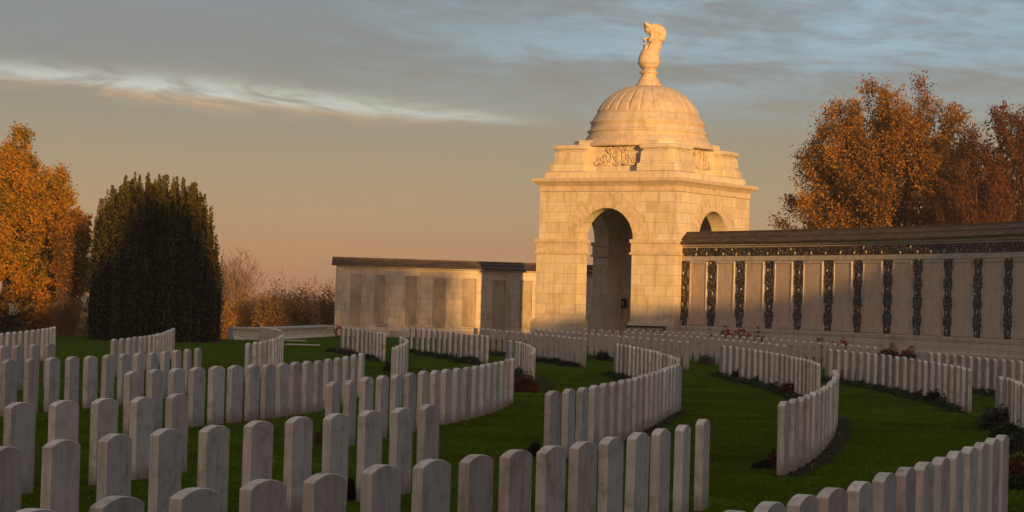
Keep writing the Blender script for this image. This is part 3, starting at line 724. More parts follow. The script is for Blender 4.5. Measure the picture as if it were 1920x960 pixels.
p0 = lw(634); Fp = frame(p0, lN[0]); pn = MB(); pn.box(-0.08, 0.22, -0.09, 0.02, 0.502, 3.08, M=Fp); bevel(under(wallL, lambda: pn.build('pilaster', M['ashlar_wall'])), 0.012)

# low stone wall running left from the panel wall
q0 = Vector(((441 - 960) / F * 87.8, 87.8, 0)); q1 = Vector(((506 - 960) / F * 88.6, 88.6, 0)); q2 = lw(630) + Vector((0, -0.12, 0))
low = resample([q0, q0.lerp(q1, .5), q1, q2], 14); lowN = normals(low, (0, 40, 0))
lowW = empty('low_wall', q0.lerp(q2, .5), 0, label='low pale stone wall with a splayed foot, left of the panel wall', cat='low wall')
wsweep('wall_core', [(0, 0.12), (0, 0.40), (-0.5, 0.40), (-0.5, 0.12)], low, lowN, M['ashlar_wall'], lowW)
wsweep('foot', [(0.16, 0), (0.14, 0.06), (0.02, 0.12), (-0.52, 0.12), (-0.55, 0)], low, lowN, M['ashlar_wall'], lowW)
wsweep('coping', [(0.05, 0.402), (0.05, 0.47), (0.02, 0.485), (-0.52, 0.485), (-0.55, 0.402)], low, lowN, M['trim'], lowW)
for k, (xa, xb, y) in enumerate(((535, 572, 638.5), (536, 600, 646))):
    a = on_plane(xa, y, 0); b = on_plane(xb, y + 1.2, 0)
    mb = MB(); mb.box(a.x, b.x, a.y - 0.45, a.y + 0.45, 0.0, 0.025)
    tag(mb.build('paving_slab', M['trim']), kind='structure')
#==PART3==
# ------------------------------------------------------------------ headstones
HAZE = 0.0005
HS = 0.81; HW = 0.38; HT = 0.076; RISE = 0.044
def headstone_mesh(name, sag=RISE):
    pts = [(-HW / 2, -0.06), (HW / 2, -0.06)]
    n = 10
    for k in range(n + 1):
        x = HW / 2 - HW * k / n; pts.append((x, HS - sag + sag * (1 - (2 * x / HW) ** 2)))
    mb = MB(); mb.slab([(x, z) for x, z in pts], -HT / 2, HT / 2)
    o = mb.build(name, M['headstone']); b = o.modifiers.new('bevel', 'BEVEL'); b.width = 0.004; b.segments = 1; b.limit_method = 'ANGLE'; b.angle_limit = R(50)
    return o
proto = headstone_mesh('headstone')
ORD = ['first', 'second', 'third', 'fourth', 'fifth', 'sixth', 'seventh', 'eighth', 'ninth', 'tenth', 'eleventh', 'twelfth', 'thirteenth', 'fourteenth', 'fifteenth', 'sixteenth', 'seventeenth', 'eighteenth', 'nineteenth', 'twentieth', 'twenty-first', 'twenty-second', 'twenty-third']
def tile(ox, oy, sc, pts): return [(ox + x / sc, oy + y / sc) for x, y in pts]
ROWS = []      # (pixels of the tops, count, fit degree, phrase, individual)
def row(pts, phrase, deg=3, n=None, single=True, bed=None): ROWS.append(dict(p=pts, phrase=phrase, deg=deg, n=n or len(pts), single=single, bed=bed))
row([(62, 950.6), (219, 932.5), (365, 915), (495.5, 900), (611, 885), (714, 872.5), (808, 861), (891.5, 850.5), (967, 841.5), (1034.6, 835), (1095.6, 829), (1147, 821.5), (1195, 812), (1240, 803.5), (1280.4, 794), (1318, 786)], 'nearest row along the bottom edge')
row([(10, 836.7), (110, 825), (217, 814.5), (313.5, 804.5), (403, 795.5), (485.5, 788), (561.5, 781), (630, 775), (694, 769.5), (751.7, 764.5), (806, 759.5)], 'second row from the bottom')
row([(38, 755.5), (119.5, 751), (197, 746.5), (267, 742), (333, 737.5)], 'five-stone row at far left', 2)
row([(250, 695.4), (291, 692.5), (329, 690), (366, 688.8), (400, 687), (432, 685), (462, 684), (490, 682.5), (516, 681), (540, 680), (564, 678.7), (586, 677), (607, 674), (627, 671), (645, 668), (661.5, 665), (677, 662)], 'long row left of centre')
row([(18, 674), (59, 672), (96, 670), (132, 668.5), (166, 666.7), (198, 665.5), (227.5, 664.5), (255, 662), (281.5, 660), (306.5, 658), (328.5, 656), (350, 654), (371, 652)], 'row of thirteen at mid left')
row([(5, 648), (36, 647), (65, 645.5), (93, 644)], 'row of four at the left edge', 1)
row([(-8, 626), (4, 624), (16, 622.5), (28, 621.5), (39.5, 620.5), (51, 619.5), (62, 618.3), (71, 617.3), (80.5, 616), (88, 615), (95, 613.8), (102, 612.5)], 'far row under the golden tree')
row([(215, 635), (228, 633.7), (239, 632.8), (250, 632), (260, 631), (269, 630.3), (277.5, 629.3), (285.6, 628), (292.7, 626), (299, 624.5), (304.5, 623), (310, 621), (315, 620), (319, 618.7), (322.4, 617), (325, 614.6)], 'row in front of the yew', 4)
row([(466, 643), (477.5, 641), (487.5, 640), (496, 639), (503.6, 637.5), (510.5, 635.5), (516.5, 633.5), (521.4, 631.5), (526, 629.5), (529.5, 626.8)], 'row before the low wall')
row([(489.5, 611.5), (496.5, 612), (502, 613), (509, 614.5), (515, 616), (520, 617), (524.5, 618)], 'x', 2, single=False)
row([(643, 613.5), (652, 614), (661, 615), (670, 616.5), (678.5, 617.5), (687, 618.5), (694.5, 620), (701, 621), (707.5, 622), (713.5, 623), (720, 624)], 'far row before the left wall', 2, bed=1)
row([(738, 651), (746.5, 648.3), (752.5, 646), (757, 644), (760.5, 641.5), (763, 639.5), (764, 637.5), (762.5, 635.8), (759.5, 634.2), (756, 632.9), (752.5, 631.7)], 'tightly curled row at left centre', 4)
row([(624, 716), (658, 712), (689, 708.3), (718.5, 704.5), (745.5, 702), (770.5, 698.5), (794, 695.5), (815.5, 693.5), (836, 691.5), (855, 689.8), (872, 688), (888.5, 685.7), (903, 683.7), (916, 681.5), (928, 679), (939, 676.3), (950, 673.3), (960.5, 671)], 'central row of eighteen')
row(tile(760, 600, 4.8, [(57, 68), (108, 73), (158, 80), (208, 87), (262, 92), (312, 96), (362, 100), (408, 106), (456, 112), (503, 118), (550, 122), (598, 128), (642, 132), (685, 136), (728, 143)]), 'fifteen-stone row by the pavilion', 2, bed=1)
row([(892.3, 614.6), (903.8, 616), (915.8, 617.3), (927, 617.7), (938.5, 618.8), (949, 620), (961, 620.8), (972.5, 622), (984.6, 623), (995.4, 624.3), (1006, 625), (1017, 626), (1027, 627.3), (1037, 628), (1047, 629), (1057, 630), (1067, 631), (1076.5, 632.3), (1086, 633), (1096, 634.4)], 'far row before the pavilion', 2, single=False, bed=1)
row([(1007.8, 616.5), (1047, 619.8), (1088, 622.7), (1127.6, 626.3), (1165.6, 629.2), (1204, 632.3), (1239.6, 635.4), (1263, 637.3), (1287, 639.4)], '', 2, n=23, single=False, bed=1)
row([(1095.8, 615.6), (1136.5, 619), (1178, 621), (1222, 624.2), (1264.6, 627.3), (1306, 630.7), (1347, 634.4), (1388.6, 638), (1428, 642), (1469, 645.8)], '', 2, n=28, single=False)
row([(1177.5, 615.9), (1238, 620.4), (1284, 623.4), (1357, 628), (1418, 632.8), (1477, 635.8), (1523, 639.8), (1566, 644), (1610.6, 648), (1639, 650.2)], '', 2, n=34, single=False)
row([(1744, 660.4), (1757.5, 661.7), (1773, 663), (1789, 664.6), (1804, 666), (1818, 667.7), (1833.5, 669), (1849, 671), (1864, 672), (1879, 673.4), (1895, 675), (1912, 676.7)], 'far row below the flint wall', 2, bed=1)
row(tile(1520, 600, 4.8, [(165, 258), (230, 265), (305, 270), (370, 278), (440, 287), (508, 292), (572, 298), (640, 308), (700, 315), (765, 322), (830, 332), (898, 340), (960, 352), (1030, 362), (1085, 372), (1150, 382), (1205, 397), (1262, 405), (1325, 413), (1375, 420), (1420, 430)]), 'twenty-one-stone row at right', 2, bed=1)
row([(1875, 705.8), (1884.6, 706.7), (1895, 708.8), (1903, 712), (1912, 715.6), (1920, 719)], 'row cut by the right edge', 2, bed=1)
row(tile(1140, 600, 4.8, [(1030, 230), (1095, 238), (1155, 242), (1213, 250), (1265, 257), (1322, 263), (1372, 270), (1425, 278), (1475, 288), (1520, 295), (1565, 305), (1610, 315), (1655, 325), (1695, 335), (1738, 345), (1775, 355), (1805, 362), (1835, 368), (1860, 374), (1892, 382)]), 'twenty-stone row at right centre', 2, bed=1)
row([(1471, 751.7), (1488, 747.5), (1501.5, 743.8), (1514, 739.6), (1525.4, 735.4), (1534.8, 731.3), (1542, 727), (1548, 723), (1553.3, 719), (1558, 715), (1561.6, 711.4), (1564.4, 708), (1566.3, 704.5), (1567.4, 701.5), (1567.6, 698.5), (1566.8, 695.5), (1565, 692.8)], 'steeply receding row at right', 4, bed=2)
row([(1036.7, 731.7), (1062, 728.8), (1085.4, 726), (1107.5, 724), (1127, 721.5), (1145, 718), (1160.8, 714.6), (1174.4, 710.4), (1187, 706.7), (1200.4, 702.5), (1212, 700), (1222.3, 697.3), (1231.7, 695), (1240, 692.7), (1248, 690.4), (1255, 688), (1261, 686), (1266, 684), (1271, 681.6)], 'nineteen-stone row at centre', 3, bed=2)
row([(1157, 644.8), (1165, 645.4), (1172, 646.3), (1179.6, 647.5), (1187, 648.5), (1194, 650), (1201.5, 650.9), (1210, 653), (1219.8, 655.8), (1226.5, 658), (1232.7, 660), (1239, 662), (1245, 663.3), (1251.5, 665), (1257.7, 666.9), (1264, 668.8), (1271.2, 670.6)], 'seventeen-stone row below the pavilion', 2, bed=1)
row([(954.8, 638), (962, 638.3), (969, 639.4), (975.6, 640.6), (981, 642.1), (986, 643.7), (990.2, 645.4), (994, 647.3), (997.2, 649.4), (999.6, 651.6), (1001.2, 654), (1001.4, 656.6), (999.2, 659.2)], 'curled row near the centre', 4, bed=3)
row([(1376, 957), (1440, 943), (1506, 927), (1563, 913.5), (1614, 900.6), (1657, 888), (1700, 875.8), (1731.5, 865), (1763, 855), (1793, 846), (1817.5, 837.5), (1840, 829.5), (1860, 822), (1877.5, 815.5)], 'row in the lower right corner')

def world_rows():
    for r in ROWS:
        P = np.array(r['p'], float); t = np.linspace(0, 1, len(P))
        # equal arc spacing is not assumed where every top was read; the fit only smooths the reading error
        cx = np.polyfit(t, P[:, 0], max(r['deg'], 3) if len(P) > 5 else r['deg']); cy = np.polyfit(t, P[:, 1], r['deg'])
        if r['n'] != len(P):
            # few readings: even spacing in the image between them
            tt = np.linspace(0, 1, r['n']); ii = np.interp(np.linspace(P[0, 0], P[-1, 0], r['n']), P[:, 0], t)
            xs = np.linspace(P[0, 0], P[-1, 0], r['n']); ys = np.polyval(np.polyfit(P[:, 0], P[:, 1], r['deg']), xs)
        else:
            xs = np.polyval(cx, t); ys = np.polyval(cy, t)
        W_ = [on_plane(x, y, HS) for x, y in zip(xs, ys)]
        Q = [Vector((p.x, p.y, 0)) for p in W_]
        if len(Q) > 4 and max(q.y for q in Q) > 30:
            # even out the spacing: measured counts, one constant pitch along the fitted curve
            if r['deg'] >= 2:
                xs2 = np.linspace(0, 1, 12 * len(Q)); 
                if r['n'] != len(P):
                    fx = np.linspace(P[0, 0], P[-1, 0], len(xs2)); fy = np.polyval(np.polyfit(P[:, 0], P[:, 1], r['deg']), fx)
                else: fx = np.polyval(cx, xs2); fy = np.polyval(cy, xs2)
                D_ = [on_plane(x, y, HS) for x, y in zip(fx, fy)]
                E = resample([Vector((p.x, p.y, 0)) for p in D_], len(Q))
                sp_ = [(Q[i + 1] - Q[i]).length for i in range(len(Q) - 1)]
                k_ = 1.0 if r['n'] != len(P) else (.6 if min(sp_) < .5 else .25)
                Q = [q.lerp(e, k_) for q, e in zip(Q, E)]
        r['w'] = Q
world_rows()
stuffM = []; count = 0
first = True
for r in ROWS:
    Wd = r['w']; n = len(Wd); sp = [(Wd[i + 1] - Wd[i]).length for i in range(n - 1)]
    print('row', r['phrase'][:32], n, 'depth %.0f-%.0f' % (Wd[0].y, Wd[-1].y), 'spacing %.2f..%.2f' % (min(sp), max(sp)))
    for i, p in enumerate(Wd):
        t = (Wd[min(i + 1, n - 1)] - Wd[max(i - 1, 0)])
        ang = math.atan2(t.y, t.x) + rng.normal() * 0.02
        loc = Vector((p.x, p.y, rng.normal() * 0.004)); eul = (rng.normal() * 0.004, rng.normal() * 0.004, ang)
        if r['single']:
            if first: o = proto; first = False
            else: o = proto.copy(); COL.objects.link(o)
            o.location = loc; o.rotation_euler = eul
            tag(o, 'pale headstone, %s from the left in the %s' % (ORD[i], r['phrase']), 'headstone', 'headstones in curved rows across the lawn')
            count += 1
        else:
            stuffM.append(Matrix.Translation(loc) @ Matrix.Rotation(ang, 4, 'Z'))
V0 = np.array([v.co[:] for v in proto.data.vertices]); faces0 = [list(p.vertices) for p in proto.data.polygons]
vs = []; fs = []
for k, Mx in enumerate(stuffM):
    b = len(vs); vs += [tuple(Mx @ Vector(v)) for v in V0]; fs += [[b + j for j in f] for f in faces0]
me = bpy.data.meshes.new('distant_headstones'); me.from_pydata(vs, [], fs); me.materials.append(M['headstone'])
o = bpy.data.objects.new('distant_headstones', me); COL.objects.link(o)
tag(o, 'close-set rows of small pale headstones in front of the pavilion and flint wall', 'headstones', kind='stuff')
print('single headstones', count, 'in the far rows', len(stuffM))

# soil beds along some rows
bm_ = MB()
for r in ROWS:
    if not r['bed']: continue
    Wd = [p.copy() for p in r['w']]
    ext = 0.3
    Wd = [Wd[0] + (Wd[0] - Wd[1]).normalized() * ext] + Wd + [Wd[-1] + (Wd[-1] - Wd[-2]).normalized() * ext]
    N = normals(Wd, (0, 0, 0)); inn, out = (-0.10, 0.36) if r['bed'] == 1 else ((-0.10, 0.24) if r['bed'] == 2 else (-0.5, 0.34))
    a = [p + n_ * (out + rng.uniform(-.05, .05)) for p, n_ in zip(Wd, N)]; b = [p + n_ * (inn + rng.uniform(-.03, .03)) for p, n_ in zip(Wd, N)]
    r['N'] = N[1:-1]
    k = len(Wd); vs = [(p.x, p.y, 0.006) for p in a] + [(p.x, p.y, 0.006) for p in b]
    f = [(i, i + 1, k + i + 1, k + i) for i in range(k - 1)]
    if (Vector(vs[1]) - Vector(vs[0])).cross(Vector(vs[k]) - Vector(vs[0])).z < 0: f = [q[::-1] for q in f]
    bm_.add(vs, f)
tag(bm_.build('flower_bed', M['soil']), kind='structure')

# low planting that runs along the beds
Cg = []
for r in ROWS:
    if r['bed'] != 1: continue
    for i in range(len(r['w']) - 1):
        p, q_, n_ = r['w'][i], r['w'][i + 1], r['N'][i]; m_ = int(130 * (0.25 + max(0, pnoise(p * 1.1) + .35)))
        t_ = rng.random(m_); o_ = rng.uniform(.07, .40, m_); hh_ = (.03 + .11 * rng.random(m_)) * (1 - abs(o_ - .2) / .3)
        Cg.append(np.stack([p.x + (q_.x - p.x) * t_ + n_.x * o_, p.y + (q_.y - p.y) * t_ + n_.y * o_, np.maximum(hh_, .01)], 1))
V, Fq = leaf_arrays(np.concatenate(Cg), .06, .2, .6)
tag(mesh_np('ground_cover', V, Fq, M['green_leaf']), 'low leafy ground cover along the soil beds in front of the rows', 'ground cover', kind='stuff')

# ------------------------------------------------------------------ grass blades
def grass_blades(n):
    y = 11 + (62 - 11) * rng.random(n) ** 1.25
    x = (rng.random(n) * 2 - 1) * (y * 0.245 + 0.6)
    keep = np.ones(n, bool)
    for r in ROWS:
        if not r['bed']: continue
        for p, q_ in zip(r['w'], r['N']): keep &= (x - p.x - q_.x * (.13 if r['bed'] != 2 else .05)) ** 2 + (y - p.y - q_.y * (.13 if r['bed'] != 2 else .05)) ** 2 > (.26 if r['bed'] != 2 else .20) ** 2
    x = x[keep]; y = y[keep]; n = len(x)
    P = np.stack([x, y, np.zeros(n)], 1)
    a = rng.uniform(0, 2 * math.pi, n); h = rng.uniform(0.008, 0.022, n) * (1 + (y - 11) * 0.004); wd = 0.0035 + y * 0.00028
    dx = np.cos(a) * wd; dy = np.sin(a) * wd; lean = rng.normal(0, 0.35, (n, 2)) * h[:, None]
    V = np.stack([P + np.stack([-dx, -dy, np.zeros(n) - .002], 1), P + np.stack([dx, dy, np.zeros(n) - .002], 1), P + np.stack([lean[:, 0], lean[:, 1], h], 1)], 1).reshape(-1, 3)
    return V, np.arange(3 * n).reshape(n, 3)
V, Fq = grass_blades(460000)
tag(mesh_np('grass', V, Fq, M['blade']), 'short mown green grass between the rows of headstones', 'grass', kind='stuff')
# fallen leaves on the lawn
n = 420; y = rng.uniform(12, 60, n); x = (rng.random(n) * 2 - 1) * y * 0.24
V, Fq = leaf_arrays(np.stack([x, y, np.full(n, 0.045)], 1), 0.045, 0, 0.7)
tag(mesh_np('fallen_leaves', V, Fq, M['yellow_leaf']), 'scattered yellow fallen leaves on the lawn', 'fallen leaves', kind='stuff')

# ------------------------------------------------------------------ plants in the beds
def bush_pts(n, rx, ry, h, shell=0.6):
    d = rng.normal(size=(n, 3)); d /= np.linalg.norm(d, axis=1, keepdims=True); d[:, 2] = np.abs(d[:, 2])
    r = (shell + (1 - shell) * rng.random((n, 1)) ** 0.5)
    lump = 1 + 0.22 * np.sin(d[:, :1] * 5 + 1) * np.cos(d[:, 1:2] * 6) + 0.1 * rng.normal(size=(n, 1))
    return d * r * lump * np.array([rx, ry, h])
def stems(mb, n, rx, h, r=0.006):
    for k in range(n):
        a = rng.uniform(0, 6.28); q = rng.uniform(0.3, 0.9) * rx; hh = h * rng.uniform(.6, 1.0)
        mb.tube([(0.1 * q * math.cos(a), 0.1 * q * math.sin(a), -0.01), (q * .55 * math.cos(a), q * .55 * math.sin(a), hh * .6), (q * math.cos(a + .2), q * math.sin(a + .2), hh)], [r, r * .8, r * .4], 4)
def plant(name, px, py, wpx, hpx, leafm, label, cat='plant', group='plants in the beds along the headstone rows', n=500, leaf=0.05, up=0.3, stem=10, flower=None, nfl=0, front=True, aspect=.6):
    p = on_plane(px, py, 0); s = F / p.y; w_ = wpx / s / 2 * 1.15; h = hpx / s * 1.15
    root = empty(name, p, 0, label=label, cat=cat, group=group)
    P_ = bush_pts(n, w_, w_ * 0.6, h); V, Fq = leaf_arrays(P_, leaf, up, aspect); mesh_np('leaves', V, Fq, leafm, root)
    mb = MB(); stems(mb, stem, w_, h); mb.build('stems', M['bark'], root)
    if nfl:
        Pf = bush_pts(nfl, w_, w_ * 0.6, h * 1.05, 0.9); C = np.repeat(Pf, 9, 0) + rng.normal(0, 0.022, (nfl * 9, 3))
        V, Fq = leaf_arrays(C, 0.055, 0, 0.8); mesh_np('blooms', V, Fq, flower, root)
    return root
PL = [
 ('dark_shrub', 1130, 676, 23, 15, 'dark_leaf', 'small dark domed shrub left of the seventeen-stone row below the pavilion', 900, .05),
 ('twiggy_shrub', 1323, 684, 27, 16, 'grey_leaf', 'round grey twiggy shrub at the foot of the far headstones right of centre', 700, .05),
 ('dark_shrub', 1386, 713, 28, 17, 'dark_leaf', 'dark red low shrub below the left part of the twenty-stone row', 900, .05),
 ('ground_plant', 1352, 704, 28, 6, 'green_leaf', 'flat green plant at the left end of the twenty-stone row', 400, .05),
 ('leafy_plant', 1423, 722, 28, 14, 'green_leaf', 'spreading green plant below the middle of the twenty-stone row', 500, .06),
 ('leafy_plant', 1452, 732, 26, 12, 'green_leaf', 'low green plant left of the rusty shrub by the twenty-stone row', 500, .05),
 ('rust_shrub', 1478, 742, 38, 20, 'rust_plant', 'dark rusty shrub below the right part of the twenty-stone row', 1000, .05),
 ('leafy_plant', 1556, 712, 22, 8, 'green_leaf', 'low plant at the left end of the twenty-one-stone row', 300, .05),
 ('sprouting_plant', 1583, 718, 14, 22, 'dark_leaf', 'tall dark sprouting plant near the left end of the twenty-one-stone row', 130, .07),
 ('leafy_plant', 1622, 725, 36, 10, 'grey_leaf', 'low grey-green plant below the twenty-one-stone row, left of the yellow one', 500, .05),
 ('leafy_plant', 1655, 731, 34, 9, 'green_leaf', 'low green plant touching the yellow plant at right', 500, .05),
 ('yellow_plant', 1676, 738, 20, 11, 'yellow_leaf', 'small yellow plant in the middle of the bed at right', 260, .05),
 ('sprouting_plant', 1692, 737, 8, 14, 'dark_leaf', 'thin dark upright plant beside the small yellow plant', 80, .06),
 ('leafy_plant', 1702, 742, 26, 9, 'green_leaf', 'dark green plant right of the small yellow plant', 400, .05),
 ('grey_plant', 1724, 748, 24, 13, 'grey_leaf', 'silvery grey plant in the bed right of the small yellow plant', 400, .05),
 ('dark_shrub', 1752, 756, 32, 18, 'dark_leaf', 'dark low shrub between silvery and yellow-leaved plants at right', 900, .05),
 ('yellow_plant', 1768, 761, 16, 20, 'yellow_leaf', 'thin yellow-leaved stems left of the tall dark rose', 110, .05),
 ('tall_rose', 1789, 755, 18, 26, 'dark_leaf', 'tall dark rose stem near the right end of the twenty-one-stone row', 110, .08),
 ('leafy_plant', 1792, 764, 34, 7, 'green_leaf', 'low green mat below the tall dark rose', 400, .05),
 ('grey_shrub', 1872, 806, 62, 36, 'grey_leaf', 'large pale grey shrub at the foot of the row cut by the right edge', 1600, .06),
 ('green_shrub', 1893, 824, 60, 22, 'green_leaf', 'dark green mound below the large grey shrub at right', 1300, .05),
 ('grey_shrub', 1908, 852, 50, 30, 'grey_leaf', 'second grey shrub at the right edge, below the green mound', 1200, .06),
 ('yellow_plant', 1912, 874, 34, 20, 'yellow_leaf', 'yellow-green plant at the right edge beside the corner row', 500, .06),
 ('rust_shrub', 1905, 896, 44, 24, 'rust_plant', 'reddish plant at the right edge below the yellow-green one', 800, .05),
 ('green_shrub', 1908, 918, 46, 20, 'green_leaf', 'lowest green plant at the right edge beside the last corner stone', 800, .06),
 ('dry_tuft', 1450, 880, 22, 26, 'rust_plant', 'dry orange tuft at the near end of the steep row', 240, .09),
 ('leafy_plant', 1428, 879, 30, 12, 'green_leaf', 'low dark green plant left of the dry orange tuft', 300, .06),
 ('rust_shrub', 985, 736, 44, 30, 'rust_plant', 'dark reddish shrub inside the curled row near the centre', 1300, .05),
 ('leafy_plant', 975, 706, 30, 14, 'green_leaf', 'small green plant behind the reddish shrub in the curled row', 400, .05),
 ('leafy_plant', 775, 662, 20, 6, 'green_leaf', 'dark low plant at the left end of the fifteen-stone row', 300, .05),
 ('leafy_plant', 805, 668, 36, 7, 'green_leaf', 'long low plant left of the middle of the fifteen-stone row', 500, .05),
 ('leafy_plant', 838, 673, 34, 9, 'green_leaf', 'brownish green plant at the middle of the fifteen-stone row', 500, .05),
 ('sprouting_plant', 861, 674, 16, 14, 'dark_leaf', 'dark spiky plant rising at the fifteen-stone row', 130, .06),
 ('leafy_plant', 880, 681, 44, 12, 'green_leaf', 'broad dark plant near the right end of the fifteen-stone row', 800, .05),
 ('leafy_plant', 932, 667, 24, 6, 'green_leaf', 'tiny plant between the fifteen-stone row and the curled row', 300, .05),
 ('leafy_plant', 1018, 679, 26, 6, 'dark_leaf', 'dark low plant right of the curled row', 300, .05),
 ('leafy_plant', 1040, 682, 28, 9, 'green_leaf', 'bright green tuft in the bed right of the curled row', 350, .06),
 ('leafy_plant', 1066, 687, 34, 8, 'dark_leaf', 'dark trailing plant right of the bright green tuft', 400, .05),
 ('leafy_plant', 1146, 706, 20, 8, 'dark_leaf', 'dark plant at the left foot of the seventeen-stone row', 300, .05),
 ('leafy_plant', 1165, 710, 24, 8, 'green_leaf', 'green plant at the foot of the seventeen-stone row', 300, .05),
 ('leafy_plant', 622, 660, 20, 6, 'dark_leaf', 'dark plant on the grass left of the far eleven-stone row', 300, .05),
 ('leafy_plant', 650, 664, 30, 9, 'rust_plant', 'brown plant at the left part of the far eleven-stone row', 400, .05),
 ('leafy_plant', 694, 674, 26, 6, 'dark_leaf', 'dark plant at the right part of the far eleven-stone row', 300, .05),
 ('spiky_plant', 728, 698, 18, 20, 'green_leaf', 'spiky dark green plant left of the tightly curled row', 120, .12),
 ('dry_tuft', 598, 836, 12, 26, 'rust_plant', 'dry red stalks behind the second row from the bottom', 90, .06),
 ('ivy_clump', 657, 940, 14, 32, 'dark_leaf', 'dark ivy clump between two stones of the second row', 500, .05),
 ('dry_stalk', 917, 768, 16, 14, 'rust_plant', 'dead drooping stalk at the foot of the central row', 26, .05),
 ('dry_stalk', 848, 790, 9, 7, 'rust_plant', 'tiny red stalk at the foot of the central row', 26, .05),
 ('leafy_plant', 1003, 856, 20, 20, 'dark_leaf', 'dark plant behind the nearest row, left of the nineteen-stone row', 400, .05),
 ('leafy_plant', 1852, 733, 30, 6, 'green_leaf', 'low plant at the foot of the far right row', 300, .05),
 ('sprouting_plant', 1832, 730, 16, 22, 'green_leaf', 'thin upright stalks at the foot of the far right row', 60, .06),
]
for nm, px, py, wp, hp, lm, lb, n, lf in PL:
    plant(nm, px, py, wp, hp, M[lm], lb, n=n, leaf=lf, stem=18 if 'twiggy' in nm or 'stalk' in nm or 'spiky' in nm else 8, aspect=.25 if nm in ('dry_tuft', 'spiky_plant', 'sprouting_plant') else .6, up=0.6 if nm in ('dry_tuft', 'spiky_plant') else .2)
# rose bushes in front of the flint wall
def rose(px, ytop, wpx, hpx, lb, n=420, nf=22, depth=None):
    D = depth; p = at_depth(px, 600, D); z1 = at_depth(px, ytop, D).z; s = F / D
    root = empty('rose_bush', (p.x, p.y, 0), 0, label=lb, cat='rose bush', group='red roses below the flint wall')
    w_ = wpx / s / 2; h = max(z1, .3)
    P_ = bush_pts(n, w_, w_ * .6, h, .7); V, Fq = leaf_arrays(P_, .06, .2, .6); mesh_np('leaves', V, Fq, M['green_leaf'], root)
    mb = MB(); stems(mb, 14, w_, h, .008); mb.build('stems', M['bark'], root)
    Pf = bush_pts(nf, w_ * 1.02, w_ * .6, h * 1.03, .95); Pf = Pf[Pf[:, 2] > .45 * h]; m_ = len(Pf)
    C = np.repeat(Pf, 10, 0) + rng.normal(0, .028, (m_ * 10, 3)); V, Fq = leaf_arrays(C, .07, 0, .8); mesh_np('blooms', V, Fq, M['petal'], root)
rose(1333, 619, 14, 24, 'single red rose left of the big group of roses', 90, 10, 86.0)
rose(1360, 617, 30, 24, 'densest red rose bush behind the headstones below the wall', 400, 60, 86.0)
rose(1392, 618, 36, 24, 'red rose bush in the middle of the group below the wall', 420, 36, 85.0)
rose(1424, 621, 28, 24, 'leafy rose bush with one red bloom at the right of the group', 360, 14, 84.0)
rose(1537, 633, 14, 20, 'small bright red rose alone below the flint wall', 70, 16, 82.5)
rose(1564, 637, 16, 20, 'sparse rose stem with hardly any bloom below the wall', 70, 3, 82.0)
rose(1582, 637, 18, 20, 'sparse red rose right of the small bright one', 90, 8, 81.5)
rose(1672, 652, 50, 30, 'left half of the low rose hedge by the wall step', 800, 26, 78.5)
rose(1712, 654, 52, 30, 'right half of the low rose hedge by the wall step', 800, 26, 77.5)
# poppy wreath leaning at the foot of the left wall
wp = at_depth(637, 629, 97.4)
wr = empty('poppy_wreath', (wp.x, wp.y, 0), 0, label='small red poppy wreath leaning at the left end of the panel wall', cat='wreath')
C = []
for k in range(60):
    a = 2 * math.pi * k / 60; C.append((0.17 * math.cos(a), 0.05 * rng.normal() * .3, 0.24 + 0.2 * math.sin(a)))
V, Fq = leaf_arrays(np.repeat(np.array(C), 5, 0) + rng.normal(0, .02, (300, 3)), .07, 0, .8); mesh_np('poppies', V, Fq, M['petal'], wr)
mb = MB(); mb.tube([(0.17 * math.cos(a), 0.03, 0.24 + 0.2 * math.sin(a)) for a in np.linspace(0, 6.28, 20, endpoint=False)], .02, 6, closed=True); mb.build('hoop', M['iron'], wr)

